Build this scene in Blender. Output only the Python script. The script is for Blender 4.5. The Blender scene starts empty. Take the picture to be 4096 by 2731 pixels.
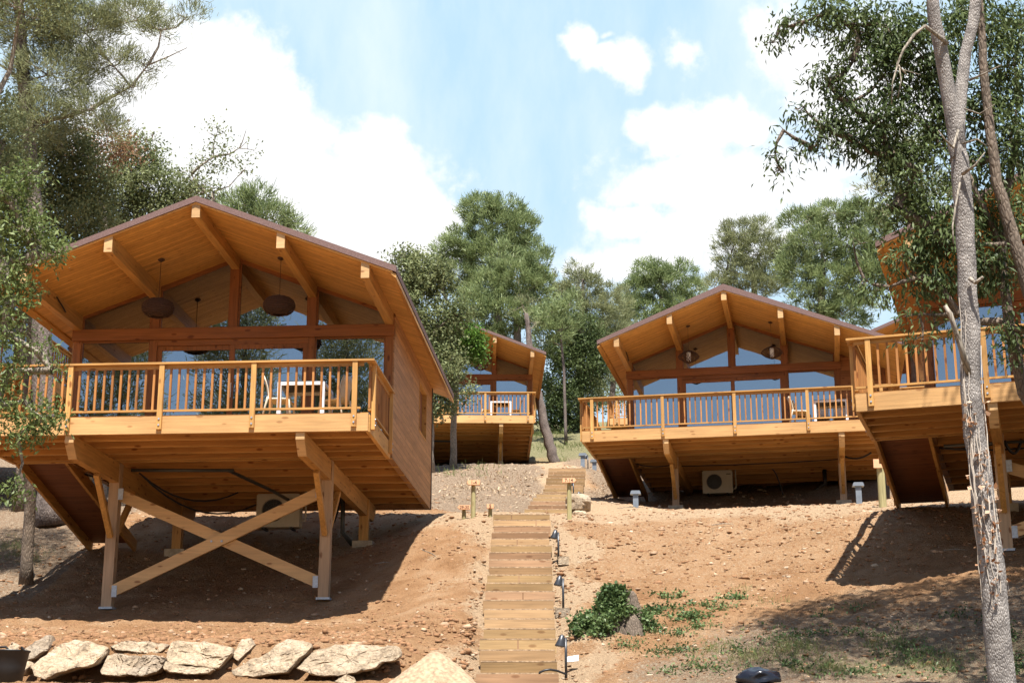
import bpy, math, random
import numpy as np
from mathutils import Vector, Matrix
R_=math.radians
# ------------------------------------------------------------------ camera, sky, sun, exposure
F_PX=6156.8; PITCH=0.2689
scn=bpy.context.scene
cam=bpy.data.cameras.new('camera'); camo=bpy.data.objects.new('camera',cam)
scn.collection.objects.link(camo); scn.camera=camo
cam.sensor_width=36; cam.lens=36*F_PX/4096; cam.clip_end=3000; cam.clip_start=.1
camo.rotation_euler=(math.pi/2+PITCH,0,0)
scn.view_settings.view_transform='Standard'; scn.view_settings.look='None'
scn.view_settings.exposure=1.2; scn.view_settings.gamma=1
SUN_EL=R_(66); SUN_AZ=R_(7.6)      # azimuth measured from straight behind the camera, to the right
to_sun=Vector((math.sin(SUN_AZ)*math.cos(SUN_EL),-math.cos(SUN_AZ)*math.cos(SUN_EL),math.sin(SUN_EL)))
sl=bpy.data.lights.new('sun','SUN'); sl.energy=5.0; sl.angle=R_(.53); sl.color=(1,.955,.88)
so=bpy.data.objects.new('sun',sl); scn.collection.objects.link(so)
so.rotation_euler=to_sun.to_track_quat('Z','Y').to_euler(); so.location=(0,-20,40)
cy=scn.cycles
try:
    cy.max_bounces=8; cy.transparent_max_bounces=10; cy.caustics_reflective=False; cy.caustics_refractive=False
    cy.sample_clamp_indirect=6
except Exception: pass

CP,SP=math.cos(PITCH),math.sin(PITCH)
def at(px,py,D):
    "photo pixel (4096 wide) at forward distance D -> world point"
    a=(px-2048)/F_PX; b=(1365.5-py)/F_PX
    y=CP-b*SP; z=SP+b*CP; k=D/y
    return Vector((a*k,D,z*k))
def atd(dx,dy,D): return at(dx*4096/2352,dy*4096/2352,D)
def mpp(p):  # metres per photo pixel at world point
    return (p[1]*CP+p[2]*SP)/F_PX

def ramp0(N,L,src,st,k):
    r=N.new('ShaderNodeValToRGB'); e=r.color_ramp.elements
    for i,(p,c) in enumerate(st): e[i].position=p; e[i].color=(*c,1)
    L.new(src,r.inputs[0]); m=N.new('ShaderNodeVectorMath'); m.operation='SCALE'; m.inputs['Scale'].default_value=k; L.new(r.outputs[0],m.inputs[0]); return m.outputs[0]
def build_world():
    w=bpy.data.worlds.new('World'); scn.world=w; w.use_nodes=True
    nt=w.node_tree; N=nt.nodes; L=nt.links; N.clear()
    out=N.new('ShaderNodeOutputWorld'); bg=N.new('ShaderNodeBackground')
    sky=N.new('ShaderNodeTexSky'); sky.sky_type='NISHITA'; sky.sun_disc=False
    sky.sun_elevation=SUN_EL; sky.sun_rotation=math.pi-SUN_AZ
    sky.air_density=1.2; sky.dust_density=.7; sky.ozone_density=2.0
    tc=N.new('ShaderNodeTexCoord'); sep=N.new('ShaderNodeSeparateXYZ'); L.new(tc.outputs['Generated'],sep.inputs[0])
    def M(op,a,b=None,clamp=False):
        n=N.new('ShaderNodeMath'); n.operation=op; n.use_clamp=clamp
        for i,v in enumerate((a,b)):
            if v is None: continue
            if isinstance(v,(int,float)): n.inputs[i].default_value=v
            else: L.new(v,n.inputs[i])
        return n.outputs[0]
    ys=M('MAXIMUM',sep.outputs[1],.05)
    u=M('DIVIDE',sep.outputs[0],ys); v=M('DIVIDE',sep.outputs[2],ys)
    # noise by direction
    nz=N.new('ShaderNodeTexNoise'); nz.inputs['Scale'].default_value=30; nz.inputs['Detail'].default_value=9; nz.inputs['Roughness'].default_value=.6
    L.new(tc.outputs['Generated'],nz.inputs['Vector'])
    nzb=N.new('ShaderNodeTexNoise'); nzb.inputs['Scale'].default_value=95; nzb.inputs['Detail'].default_value=6; nzb.inputs['Roughness'].default_value=.55
    L.new(tc.outputs['Generated'],nzb.inputs['Vector'])
    pert=M('ADD',M('MULTIPLY',M('SUBTRACT',nz.outputs['Fac'],.5),1.6),M('MULTIPLY',M('SUBTRACT',nzb.outputs['Fac'],.5),.7))
    def wobble(seed,amp,sc):
        nw=N.new('ShaderNodeTexNoise'); nw.inputs['Scale'].default_value=sc; nw.inputs['Detail'].default_value=4
        ad=N.new('ShaderNodeVectorMath'); ad.operation='ADD'; ad.inputs[1].default_value=(seed,seed*2,seed*3); L.new(tc.outputs['Generated'],ad.inputs[0]); L.new(ad.outputs[0],nw.inputs['Vector'])
        return M('MULTIPLY',M('SUBTRACT',nw.outputs['Fac'],.5),amp)
    u=M('ADD',u,wobble(1.3,.035,22)); v=M('ADD',v,wobble(4.1,.035,22))
    blobs=[(500,150,140,110,1),(600,230,120,100,1),(430,330,200,200,1),(640,380,160,130,1),(860,350,90,70,1),(780,480,260,140,1),(960,450,80,50,1),(700,580,350,130,1),(300,200,200,200,1),(1000,540,90,90,1),
      (1335,90,38,38,1),(1390,135,55,32,1),(1445,150,45,55,1),(1400,90,30,14,.5),
      (1590,300,130,70,1),(1660,270,60,50,1),(1500,280,60,45,1),(1700,290,50,45,1),(1680,420,260,80,.9),(1860,430,130,70,.8),(1620,370,90,40,.8),
      (1450,510,85,45,.95),(1540,560,80,60,.9),(1650,540,160,80,.8),
      (1760,470,330,120,.6),(1500,600,260,60,.75),(1560,120,50,35,.42),(1800,110,70,110,1),(1880,170,120,110,1),(1760,60,40,50,.8),(2000,200,150,200,1)]
    cur=None
    for dx,dy,rx,ry,st in blobs:
        p=atd(dx,dy,1.0)
        p1=atd(dx+rx,dy,1.0); p2=atd(dx,dy-ry,1.0)
        a=M('MULTIPLY',M('SUBTRACT',u,p.x),1/abs(p1.x-p.x)); b=M('MULTIPLY',M('SUBTRACT',v,p.z),1/abs(p2.z-p.z))
        d=M('SQRT',M('ADD',M('MULTIPLY',a,a),M('MULTIPLY',b,b)))
        f=M('MULTIPLY',M('SUBTRACT',1.25,d),st)
        cur=f if cur is None else M('MAXIMUM',cur,f)
    dens=M('ADD',cur,pert)
    mask=N.new('ShaderNodeMapRange'); mask.interpolation_type='SMOOTHSTEP'
    L.new(dens,mask.inputs[0]); mask.inputs[1].default_value=-.05; mask.inputs[2].default_value=.62
    front=N.new('ShaderNodeMapRange'); L.new(sep.outputs[1],front.inputs[0]); front.inputs[1].default_value=.4; front.inputs[2].default_value=.72
    mk=M('MULTIPLY',mask.outputs[0],front.outputs[0])
    # thin streaky high cloud
    mp=N.new('ShaderNodeMapping'); mp.inputs['Scale'].default_value=(9,3,3.5); mp.inputs['Rotation'].default_value=(0,.9,0)
    L.new(tc.outputs['Generated'],mp.inputs[0])
    nc=N.new('ShaderNodeTexNoise'); nc.inputs['Scale'].default_value=1.6; nc.inputs['Detail'].default_value=7; nc.inputs['Roughness'].default_value=.6; L.new(mp.outputs[0],nc.inputs['Vector'])
    cr=N.new('ShaderNodeMapRange'); L.new(nc.outputs['Fac'],cr.inputs[0]); cr.inputs[1].default_value=.38; cr.inputs[2].default_value=.75; cr.inputs[3].default_value=.0; cr.inputs[4].default_value=.55
    ci=M('MULTIPLY',cr.outputs[0],front.outputs[0])
    m1=N.new('ShaderNodeMix'); m1.data_type='RGBA'; m0=N.new('ShaderNodeMix'); m0.data_type='RGBA'; L.new(M('MULTIPLY',front.outputs[0],.86),m0.inputs[0]); L.new(sky.outputs[0],m0.inputs[6]); m0.inputs[7].default_value=(4.45,6.35,8.0,1)
    L.new(ci,m1.inputs[0]); L.new(m0.outputs[2],m1.inputs[6]); m1.inputs[7].default_value=(7.2,7.8,8.1,1)
    m2=N.new('ShaderNodeMix'); m2.data_type='RGBA'; L.new(mk,m2.inputs[0]); L.new(m1.outputs[2],m2.inputs[6]); L.new(ramp0(N,L,nz.outputs['Fac'],[(.3,(.90,.92,.94)),(.6,(1,1,1))],8.5),m2.inputs[7])
    L.new(m2.outputs[2],bg.inputs[0]); bg.inputs[1].default_value=.062; L.new(bg.outputs[0],out.inputs[0])
build_world()

# ------------------------------------------------------------------ numpy noise
_rs=np.random.RandomState(5); _T=_rs.rand(65536)
def _h(ix,iy,iz): return _T[(ix*73856093 ^ iy*19349663 ^ iz*83492791)&65535]
def vnoise(x,y,z=0.0,s=1.0,oct=4,gain=.5):
    x=np.asarray(x,float)*s; y=np.asarray(y,float)*s; z=np.zeros_like(x)+np.asarray(z,float)*s
    tot=0;a=1;n=0
    for o in range(oct):
        ix=np.floor(x).astype(np.int64);iy=np.floor(y).astype(np.int64);iz=np.floor(z).astype(np.int64)
        fx=x-ix;fy=y-iy;fz=z-iz; fx=fx*fx*(3-2*fx);fy=fy*fy*(3-2*fy);fz=fz*fz*(3-2*fz)
        r=0
        for dx in(0,1):
            for dy in(0,1):
                for dz in(0,1):
                    r=r+_h(ix+dx,iy+dy,iz+dz)*(fx if dx else 1-fx)*(fy if dy else 1-fy)*(fz if dz else 1-fz)
        tot=tot+a*r;n+=a;a*=gain;x=x*2.03+11.3;y=y*2.03+5.1;z=z*2.03+7.7
    return tot/n-.5

# ------------------------------------------------------------------ materials
def newmat(name):
    m=bpy.data.materials.new(name); m.use_nodes=True; nt=m.node_tree; b=nt.nodes['Principled BSDF']
    return m,nt,nt.nodes,nt.links,b
def ramp(N,L,src,stops):
    r=N.new('ShaderNodeValToRGB'); e=r.color_ramp.elements
    while len(e)<len(stops): e.new(.5)
    for i,(p,c) in enumerate(stops):
        e[i].position=p; e[i].color=(*c,1) if len(c)==3 else c
    L.new(src,r.inputs[0]); return r.outputs[0]
def plain(name,col,rough=.6,metal=0,var=.12,scale=6,bump=0.0):
    m,nt,N,L,b=newmat(name)
    tc=N.new('ShaderNodeTexCoord'); nz=N.new('ShaderNodeTexNoise'); nz.inputs['Scale'].default_value=scale; nz.inputs['Detail'].default_value=5
    L.new(tc.outputs['Object'],nz.inputs['Vector'])
    c=ramp(N,L,nz.outputs['Fac'],[(.3,tuple(v*(1-var) for v in col)),(.7,tuple(min(1,v*(1+var)) for v in col))])
    L.new(c,b.inputs['Base Color']); b.inputs['Roughness'].default_value=rough; b.inputs['Metallic'].default_value=metal
    if bump:
        bp=N.new('ShaderNodeBump'); bp.inputs['Strength'].default_value=bump; bp.inputs['Distance'].default_value=.02
        L.new(nz.outputs['Fac'],bp.inputs['Height']); L.new(bp.outputs[0],b.inputs['Normal'])
    return m
def wood(name,col,axis=0,plank=None,pw=.12,rough=.55,knot=1.0,var=.16,ov=.13):
    "axis: grain direction; plank: axis across which boards are divided"
    m,nt,N,L,b=newmat(name)
    tc=N.new('ShaderNodeTexCoord'); oi=N.new('ShaderNodeObjectInfo')
    add=N.new('ShaderNodeVectorMath'); add.operation='ADD'; cmb=N.new('ShaderNodeCombineXYZ')
    mul=N.new('ShaderNodeMath'); mul.operation='MULTIPLY'; L.new(oi.outputs['Random'],mul.inputs[0]); mul.inputs[1].default_value=17.
    for i in range(3): L.new(mul.outputs[0],cmb.inputs[i])
    L.new(tc.outputs['Object'],add.inputs[0]); L.new(cmb.outputs[0],add.inputs[1]); vec=add.outputs[0]
    rnd=oi.outputs['Random']; groove=None
    if plank is not None:
        sp=N.new('ShaderNodeSeparateXYZ'); L.new(tc.outputs['Object'],sp.inputs[0])
        dv=N.new('ShaderNodeMath'); dv.operation='DIVIDE'; L.new(sp.outputs[plank],dv.inputs[0]); dv.inputs[1].default_value=pw
        fl=N.new('ShaderNodeMath'); fl.operation='FLOOR'; L.new(dv.outputs[0],fl.inputs[0])
        fr=N.new('ShaderNodeMath'); fr.operation='FRACT'; L.new(dv.outputs[0],fr.inputs[0])
        wn=N.new('ShaderNodeTexWhiteNoise'); wn.noise_dimensions='1D'; L.new(fl.outputs[0],wn.inputs['W']); rnd=wn.outputs['Value']
        lt=N.new('ShaderNodeMath'); lt.operation='LESS_THAN'; L.new(fr.outputs[0],lt.inputs[0]); lt.inputs[1].default_value=.07; groove=lt.outputs[0]
        ad2=N.new('ShaderNodeVectorMath'); ad2.operation='ADD'; L.new(vec,ad2.inputs[0]); c2=N.new('ShaderNodeCombineXYZ')
        mm=N.new('ShaderNodeMath'); mm.operation='MULTIPLY'; L.new(rnd,mm.inputs[0]); mm.inputs[1].default_value=9
        L.new(mm.outputs[0],c2.inputs[axis]); L.new(c2.outputs[0],ad2.inputs[1]); vec=ad2.outputs[0]
    def mapped(sa,sc):
        mp=N.new('ShaderNodeMapping'); s=[sc]*3; s[axis]=sa; mp.inputs['Scale'].default_value=s; L.new(vec,mp.inputs[0]); return mp.outputs[0]
    g=N.new('ShaderNodeTexNoise'); g.inputs['Scale'].default_value=1; g.inputs['Detail'].default_value=6; g.inputs['Distortion'].default_value=.6; L.new(mapped(1.4,26),g.inputs['Vector'])
    g2=N.new('ShaderNodeTexNoise'); g2.inputs['Scale'].default_value=1; g2.inputs['Detail'].default_value=3; L.new(mapped(.9,4),g2.inputs['Vector'])
    vo=N.new('ShaderNodeTexVoronoi'); vo.inputs['Scale'].default_value=1; L.new(mapped(2.6,7),vo.inputs['Vector'])
    dk=tuple(c*(1-var*1.6) for c in col); lt_=tuple(min(1,c*(1+var)) for c in col)
    base=ramp(N,L,g.outputs['Fac'],[(.3,dk),(.55,col),(.75,lt_)])
    mx=N.new('ShaderNodeMix'); mx.data_type='RGBA'; mx.blend_type='MULTIPLY'; mx.inputs[0].default_value=1
    L.new(base,mx.inputs[6]); L.new(ramp(N,L,g2.outputs['Fac'],[(.3,(.82,.78,.74)),(.7,(1.08,1.05,1.03))]),mx.inputs[7])
    mr=N.new('ShaderNodeMix'); mr.data_type='RGBA'; mr.blend_type='MULTIPLY'; mr.inputs[0].default_value=1
    L.new(mx.outputs[2],mr.inputs[6]); L.new(ramp(N,L,rnd,[(0,(1-ov*1.25,1-ov*1.45,1-ov*1.7)),(1,(1+ov*.8,1+ov*.8,1+ov*.8))]),mr.inputs[7])
    kn=ramp(N,L,vo.outputs['Distance'],[(.0,(.42,.30,.22)),(.13,(.55,.42,.34)),(.2,(1,1,1))])
    mk=N.new('ShaderNodeMix'); mk.data_type='RGBA'; mk.blend_type='MULTIPLY'; mk.inputs[0].default_value=knot; L.new(mr.outputs[2],mk.inputs[6]); L.new(kn,mk.inputs[7])
    fin=mk.outputs[2]
    if groove is not None:
        mg=N.new('ShaderNodeMix'); mg.data_type='RGBA'; L.new(groove,mg.inputs[0]); L.new(fin,mg.inputs[6]); mg.inputs[7].default_value=(*[c*.35 for c in col],1); fin=mg.outputs[2]
    L.new(fin,b.inputs['Base Color']); b.inputs['Roughness'].default_value=rough
    b.inputs['Specular IOR Level'].default_value=.35
    bp=N.new('ShaderNodeBump'); bp.inputs['Strength'].default_value=.25; bp.inputs['Distance'].default_value=.01; L.new(g.outputs['Fac'],bp.inputs['Height']); L.new(bp.outputs[0],b.inputs['Normal'])
    return m
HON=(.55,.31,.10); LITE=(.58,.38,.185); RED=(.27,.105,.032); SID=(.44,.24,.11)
WX,WY,WZ=[wood('stained_pine_%s'%'xyz'[i],HON,i) for i in range(3)]
LX_,LY_,LZ_=[wood('pale_glulam_%s'%'xyz'[i],LITE,i,var=.1) for i in range(3)]
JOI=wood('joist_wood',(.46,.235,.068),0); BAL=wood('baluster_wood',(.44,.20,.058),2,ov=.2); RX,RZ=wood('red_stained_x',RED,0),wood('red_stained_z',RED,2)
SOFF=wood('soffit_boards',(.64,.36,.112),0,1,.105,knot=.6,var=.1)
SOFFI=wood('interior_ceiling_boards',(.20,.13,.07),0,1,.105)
SIDING=wood('side_cladding_boards',SID,1,2,.13,knot=.7)
FASC=wood('fascia_board',(.63,.385,.165),0,knot=.7,var=.1)
DECKW=wood('deck_boards',HON,1)
GREYP=wood('weathered_pale_post',(.50,.36,.24),2,var=.12)
STEP=[wood('step_timber_a',(.39,.265,.145),0,knot=.7,var=.13,ov=.26),wood('step_timber_b',(.345,.24,.12),0,knot=.7,var=.13,ov=.26),wood('step_timber_c',(.35,.225,.135),0,knot=.7,var=.13,ov=.26)]
POSTG=wood('treated_round_post',(.36,.33,.17),2,var=.2,knot=.5)
SIGNW=plain('sign_board_wood',(.70,.40,.22),.6,0,.1); SIGNE=plain('sign_orange_edge',(.58,.20,.06),.6)
INK=plain('burnt_lettering',(.10,.03,.015),.8)
def metal_granule():
    m,nt,N,L,b=newmat('brown_granulated_roof_edge')
    tc=N.new('ShaderNodeTexCoord'); nz=N.new('ShaderNodeTexNoise'); nz.inputs['Scale'].default_value=120; nz.inputs['Detail'].default_value=3; L.new(tc.outputs['Object'],nz.inputs['Vector'])
    L.new(ramp(N,L,nz.outputs['Fac'],[(.35,(.10,.055,.048)),(.6,(.17,.10,.09)),(.72,(.3,.2,.18))]),b.inputs['Base Color']); b.inputs['Roughness'].default_value=.75; return m
ROOFM=metal_granule()
DARK=plain('black_plastic',(.015,.015,.017),.45); DGREY=plain('dark_anthracite_metal',(.045,.048,.055),.35,.3)
GMET=plain('grey_painted_metal',(.20,.23,.27),.4,.2); GALV=plain('galvanised_steel',(.42,.46,.52),.5,.5,.15,30)
WHITE=plain('white_powder_coat',(.78,.80,.84),.4,0,.04); CREAM=plain('beige_chair_plastic',(.62,.56,.45),.4,0,.04)
ACW=plain('air_conditioner_casing',(.42,.39,.32),.5,0,.06); CONC=plain('concrete_footing',(.42,.36,.27),.9,0,.2,14,.4)
WICK=plain('brown_wicker',(.06,.028,.018),.8,0,.3,60,.6); LAMPW=plain('white_lamp_cylinder',(.75,.72,.66),.5)
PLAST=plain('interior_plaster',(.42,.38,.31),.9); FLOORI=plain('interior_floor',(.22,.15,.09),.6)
PIPE=plain('grey_pipe',(.07,.075,.075),.5)
def glassmat():
    m=bpy.data.materials.new('window_glass'); m.use_nodes=True; nt=m.node_tree; N=nt.nodes; L=nt.links; N.clear()
    out=N.new('ShaderNodeOutputMaterial'); mix=N.new('ShaderNodeMixShader'); tr=N.new('ShaderNodeBsdfTransparent'); gl=N.new('ShaderNodeBsdfGlossy')
    tr.inputs[0].default_value=(.40,.43,.41,1); gl.inputs['Roughness'].default_value=.004; gl.inputs[0].default_value=(.86,.92,1,1)
    fr=N.new('ShaderNodeFresnel'); fr.inputs[0].default_value=1.9
    tc=N.new('ShaderNodeTexCoord'); nz=N.new('ShaderNodeTexNoise'); nz.inputs['Scale'].default_value=1.3; L.new(tc.outputs['Object'],nz.inputs['Vector'])
    bp=N.new('ShaderNodeBump'); bp.inputs['Strength'].default_value=.06; bp.inputs['Distance'].default_value=.02; L.new(nz.outputs['Fac'],bp.inputs['Height']); L.new(bp.outputs[0],gl.inputs['Normal'])
    ad=N.new('ShaderNodeMath'); ad.operation='ADD'; L.new(fr.outputs[0],ad.inputs[0]); ad.inputs[1].default_value=.24
    L.new(ad.outputs[0],mix.inputs[0]); L.new(tr.outputs[0],mix.inputs[1]); L.new(gl.outputs[0],mix.inputs[2]); L.new(mix.outputs[0],out.inputs[0]); return m
GLASS=glassmat()
def leafmat(name,c0,c1,trans=.3,rough=.45):
    m=bpy.data.materials.new(name); m.use_nodes=True; nt=m.node_tree; N=nt.nodes; L=nt.links; b=N['Principled BSDF']
    ge=N.new('ShaderNodeNewGeometry'); tc=N.new('ShaderNodeTexCoord')
    nz=N.new('ShaderNodeTexNoise'); nz.inputs['Scale'].default_value=.7; nz.inputs['Detail'].default_value=2; L.new(tc.outputs['Object'],nz.inputs['Vector'])
    mx=N.new('ShaderNodeMath'); mx.operation='ADD'; L.new(nz.outputs['Fac'],mx.inputs[0])
    ml=N.new('ShaderNodeMath'); ml.operation='MULTIPLY_ADD'; L.new(ge.outputs['Random Per Island'],ml.inputs[0]); ml.inputs[1].default_value=.5; ml.inputs[2].default_value=-.25
    L.new(ml.outputs[0],mx.inputs[1])
    col=ramp(N,L,mx.outputs[0],[(.25,c0),(.75,c1)])
    L.new(col,b.inputs['Base Color']); b.inputs['Roughness'].default_value=rough; b.inputs['Specular IOR Level'].default_value=.22
    tl=N.new('ShaderNodeBsdfTranslucent'); L.new(col,tl.inputs[0]); ms=N.new('ShaderNodeMixShader'); ms.inputs[0].default_value=trans
    L.new(b.outputs[0],ms.inputs[1]); L.new(tl.outputs[0],ms.inputs[2]); L.new(ms.outputs[0],N['Material Output'].inputs[0]); return m
PINE=leafmat('pine_needles',(.15,.20,.085),(.31,.37,.17),.35)
PINEG=leafmat('grey_green_pine_needles',(.18,.20,.10),(.33,.35,.185),.35)
OAK=leafmat('holm_oak_leaves',(.12,.15,.065),(.28,.31,.15),.35,.5)
OAKL=leafmat('young_oak_leaves',(.10,.145,.045),(.22,.27,.10),.3,.5)
OAKD=leafmat('dark_oak_leaves',(.05,.078,.03),(.15,.195,.075),.35,.48)
BRIGHT=leafmat('bright_bush_leaves',(.08,.16,.03),(.17,.29,.06),.3,.35)
BROWNL=leafmat('brown_dry_leaves',(.20,.12,.07),(.36,.22,.12),.3)
IVY=leafmat('ivy_leaves',(.045,.085,.03),(.15,.21,.08),.25,.45)
GRASS=leafmat('grass_blades',(.12,.17,.05),(.28,.30,.12),.3)
LITT=leafmat('dry_litter',(.30,.20,.12),(.62,.48,.32),.1)
def bark(name,c0,c1,sc=1.,bs=.9):
    m,nt,N,L,b=newmat(name)
    tc=N.new('ShaderNodeTexCoord'); mp=N.new('ShaderNodeMapping'); mp.inputs['Scale'].default_value=(18*sc,18*sc,6*sc); L.new(tc.outputs['Object'],mp.inputs[0])
    vo=N.new('ShaderNodeTexVoronoi'); vo.feature='DISTANCE_TO_EDGE'; vo.inputs['Scale'].default_value=1.6; L.new(mp.outputs[0],vo.inputs['Vector'])
    nz=N.new('ShaderNodeTexNoise'); nz.inputs['Scale'].default_value=3*sc; nz.inputs['Detail'].default_value=6; L.new(tc.outputs['Object'],nz.inputs['Vector'])
    c=ramp(N,L,nz.outputs['Fac'],[(.3,c0),(.7,c1)])
    mx=N.new('ShaderNodeMix'); mx.data_type='RGBA'; mx.blend_type='MULTIPLY'; mx.inputs[0].default_value=1; L.new(c,mx.inputs[6])
    L.new(ramp(N,L,vo.outputs['Distance'],[(0,(.42,.40,.38)),(.10,(1,1,1))]),mx.inputs[7]); L.new(mx.outputs[2],b.inputs['Base Color'])
    bp=N.new('ShaderNodeBump'); bp.inputs['Strength'].default_value=bs; bp.inputs['Distance'].default_value=.03; L.new(vo.outputs['Distance'],bp.inputs['Height']); L.new(bp.outputs[0],b.inputs['Normal'])
    b.inputs['Roughness'].default_value=.9; return m
BARKG=bark('grey_fissured_bark',(.15,.132,.122),(.41,.375,.345),3.0,.6); BARKP=bark('pine_bark',(.10,.075,.065),(.23,.185,.16),.9)
BARKL=bark('pale_twig_bark',(.20,.17,.13),(.36,.31,.25),.6); BARKD=bark('dark_bark',(.10,.075,.055),(.20,.15,.11))
VINE=plain('dry_ivy_stem',(.55,.48,.40),.8)
def soilmat():
    m,nt,N,L,b=newmat('ground_soil')
    tc=N.new('ShaderNodeTexCoord')
    def att(n):
        a=N.new('ShaderNodeAttribute'); a.attribute_name=n; return a
    n1=N.new('ShaderNodeTexNoise'); n1.inputs['Scale'].default_value=1.1; n1.inputs['Detail'].default_value=9; n1.inputs['Roughness'].default_value=.68; L.new(tc.outputs['Object'],n1.inputs['Vector'])
    n2=N.new('ShaderNodeTexNoise'); n2.inputs['Scale'].default_value=16; n2.inputs['Detail'].default_value=8; n2.inputs['Roughness'].default_value=.75; L.new(tc.outputs['Object'],n2.inputs['Vector'])
    n3=N.new('ShaderNodeTexNoise'); n3.inputs['Scale'].default_value=70; n3.inputs['Detail'].default_value=4; n3.inputs['Roughness'].default_value=.7; L.new(tc.outputs['Object'],n3.inputs['Vector'])
    red=ramp(N,L,n1.outputs['Fac'],[(.3,(.25,.132,.062)),(.5,(.35,.203,.105)),(.7,(.43,.285,.17))])
    sand=ramp(N,L,n2.outputs['Fac'],[(.3,(.36,.245,.15)),(.7,(.50,.37,.24))])
    lit=ramp(N,L,n2.outputs['Fac'],[(.35,(.15,.10,.068)),(.5,(.26,.19,.13)),(.68,(.42,.34,.25))])
    gr=ramp(N,L,n2.outputs['Fac'],[(.35,(.11,.115,.055)),(.52,(.20,.185,.10)),(.7,(.34,.28,.18))])
    a=att('zone'); sp=N.new('ShaderNodeSeparateColor'); L.new(a.outputs['Color'],sp.inputs[0])
    def wob(src):
        x=N.new('ShaderNodeMath'); x.operation='MULTIPLY_ADD'; L.new(n2.outputs['Fac'],x.inputs[0]); x.inputs[1].default_value=1.6; x.inputs[2].default_value=-.8
        y=N.new('ShaderNodeMath'); y.operation='ADD'; L.new(src,y.inputs[0]); L.new(x.outputs[0],y.inputs[1])
        z=N.new('ShaderNodeMapRange'); L.new(y.outputs[0],z.inputs[0]); z.inputs[1].default_value=.3; z.inputs[2].default_value=.7; return z.outputs[0]
    cur=red
    for i,c in enumerate((sand,lit,gr)):
        mx=N.new('ShaderNodeMix'); mx.data_type='RGBA'; L.new(wob(sp.outputs[i]),mx.inputs[0]); L.new(cur,mx.inputs[6]); L.new(c,mx.inputs[7]); cur=mx.outputs[2]
    mf=N.new('ShaderNodeMix'); mf.data_type='RGBA'; mf.blend_type='MULTIPLY'; mf.inputs[0].default_value=1; L.new(cur,mf.inputs[6])
    L.new(ramp(N,L,n3.outputs['Fac'],[(.3,(.55,.52,.50)),(.48,(1,1,1)),(.68,(1.35,1.3,1.27))]),mf.inputs[7])
    L.new(mf.outputs[2],b.inputs['Base Color']); b.inputs['Roughness'].default_value=.95; b.inputs['Specular IOR Level'].default_value=.1
    bp=N.new('ShaderNodeBump'); bp.inputs['Strength'].default_value=1.; bp.inputs['Distance'].default_value=.11; L.new(n2.outputs['Fac'],bp.inputs['Height'])
    b2=N.new('ShaderNodeBump'); b2.inputs['Strength'].default_value=.5; b2.inputs['Distance'].default_value=.015; L.new(n3.outputs['Fac'],b2.inputs['Height']); L.new(bp.outputs[0],b2.inputs['Normal'])
    L.new(b2.outputs[0],b.inputs['Normal']); return m
SOIL=soilmat()
def rockmat():
    m,nt,N,L,b=newmat('limestone_boulder')
    tc=N.new('ShaderNodeTexCoord'); oi=N.new('ShaderNodeObjectInfo')
    n1=N.new('ShaderNodeTexNoise'); n1.inputs['Scale'].default_value=3; n1.inputs['Detail'].default_value=8; n1.inputs['Roughness'].default_value=.65; L.new(tc.outputs['Object'],n1.inputs['Vector'])
    n2=N.new('ShaderNodeTexNoise'); n2.inputs['Scale'].default_value=11; n2.inputs['Detail'].default_value=8; n2.inputs['Roughness'].default_value=.7; n2.inputs['Distortion'].default_value=1.5; L.new(tc.outputs['Object'],n2.inputs['Vector'])
    vo=N.new('ShaderNodeTexVoronoi'); vo.feature='DISTANCE_TO_EDGE'; vo.inputs['Scale'].default_value=1.7; dv=N.new('ShaderNodeVectorMath'); dv.operation='ADD'; sc=N.new('ShaderNodeVectorMath'); sc.operation='SCALE'; sc.inputs['Scale'].default_value=.7; L.new(n1.outputs['Color'],sc.inputs[0]); L.new(tc.outputs['Object'],dv.inputs[0]); L.new(sc.outputs[0],dv.inputs[1]); L.new(dv.outputs[0],vo.inputs['Vector'])
    c=ramp(N,L,n1.outputs['Fac'],[(.32,(.22,.17,.12)),(.48,(.42,.33,.23)),(.6,(.48,.40,.30)),(.72,(.38,.25,.13))])
    mf=N.new('ShaderNodeMix'); mf.data_type='RGBA'; mf.blend_type='MULTIPLY'; mf.inputs[0].default_value=1; L.new(c,mf.inputs[6]); L.new(ramp(N,L,n2.outputs['Fac'],[(.36,(.62,.60,.60)),(.46,(1,1,1)),(.7,(1.2,1.2,1.18))]),mf.inputs[7])
    mv=N.new('ShaderNodeMix'); mv.data_type='RGBA'; mv.blend_type='MULTIPLY'; mv.inputs[0].default_value=1; L.new(mf.outputs[2],mv.inputs[6]); L.new(ramp(N,L,vo.outputs['Distance'],[(0,(.5,.46,.42)),(.018,(1,1,1))]),mv.inputs[7])
    mo=N.new('ShaderNodeMix'); mo.data_type='RGBA'; mo.blend_type='MULTIPLY'; mo.inputs[0].default_value=1; L.new(mv.outputs[2],mo.inputs[6]); L.new(ramp(N,L,oi.outputs['Random'],[(0,(.78,.76,.76)),(.5,(1,.97,.93)),(1,(1.08,1.03,.96))]),mo.inputs[7])
    L.new(mo.outputs[2],b.inputs['Base Color']); b.inputs['Roughness'].default_value=.9
    bp=N.new('ShaderNodeBump'); bp.inputs['Strength'].default_value=1; bp.inputs['Distance'].default_value=.07; L.new(n2.outputs['Fac'],bp.inputs['Height']); L.new(bp.outputs[0],b.inputs['Normal']); return m
ROCK=rockmat()
STONE=plain('small_stone',(.34,.22,.135),.9,0,.35,9,.3); STONEP=plain('pale_small_stone',(.44,.34,.24),.9,0,.2,9,.3); CLOD=plain('red_clod',(.235,.122,.058),.95,0,.3,20,.6)
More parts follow.
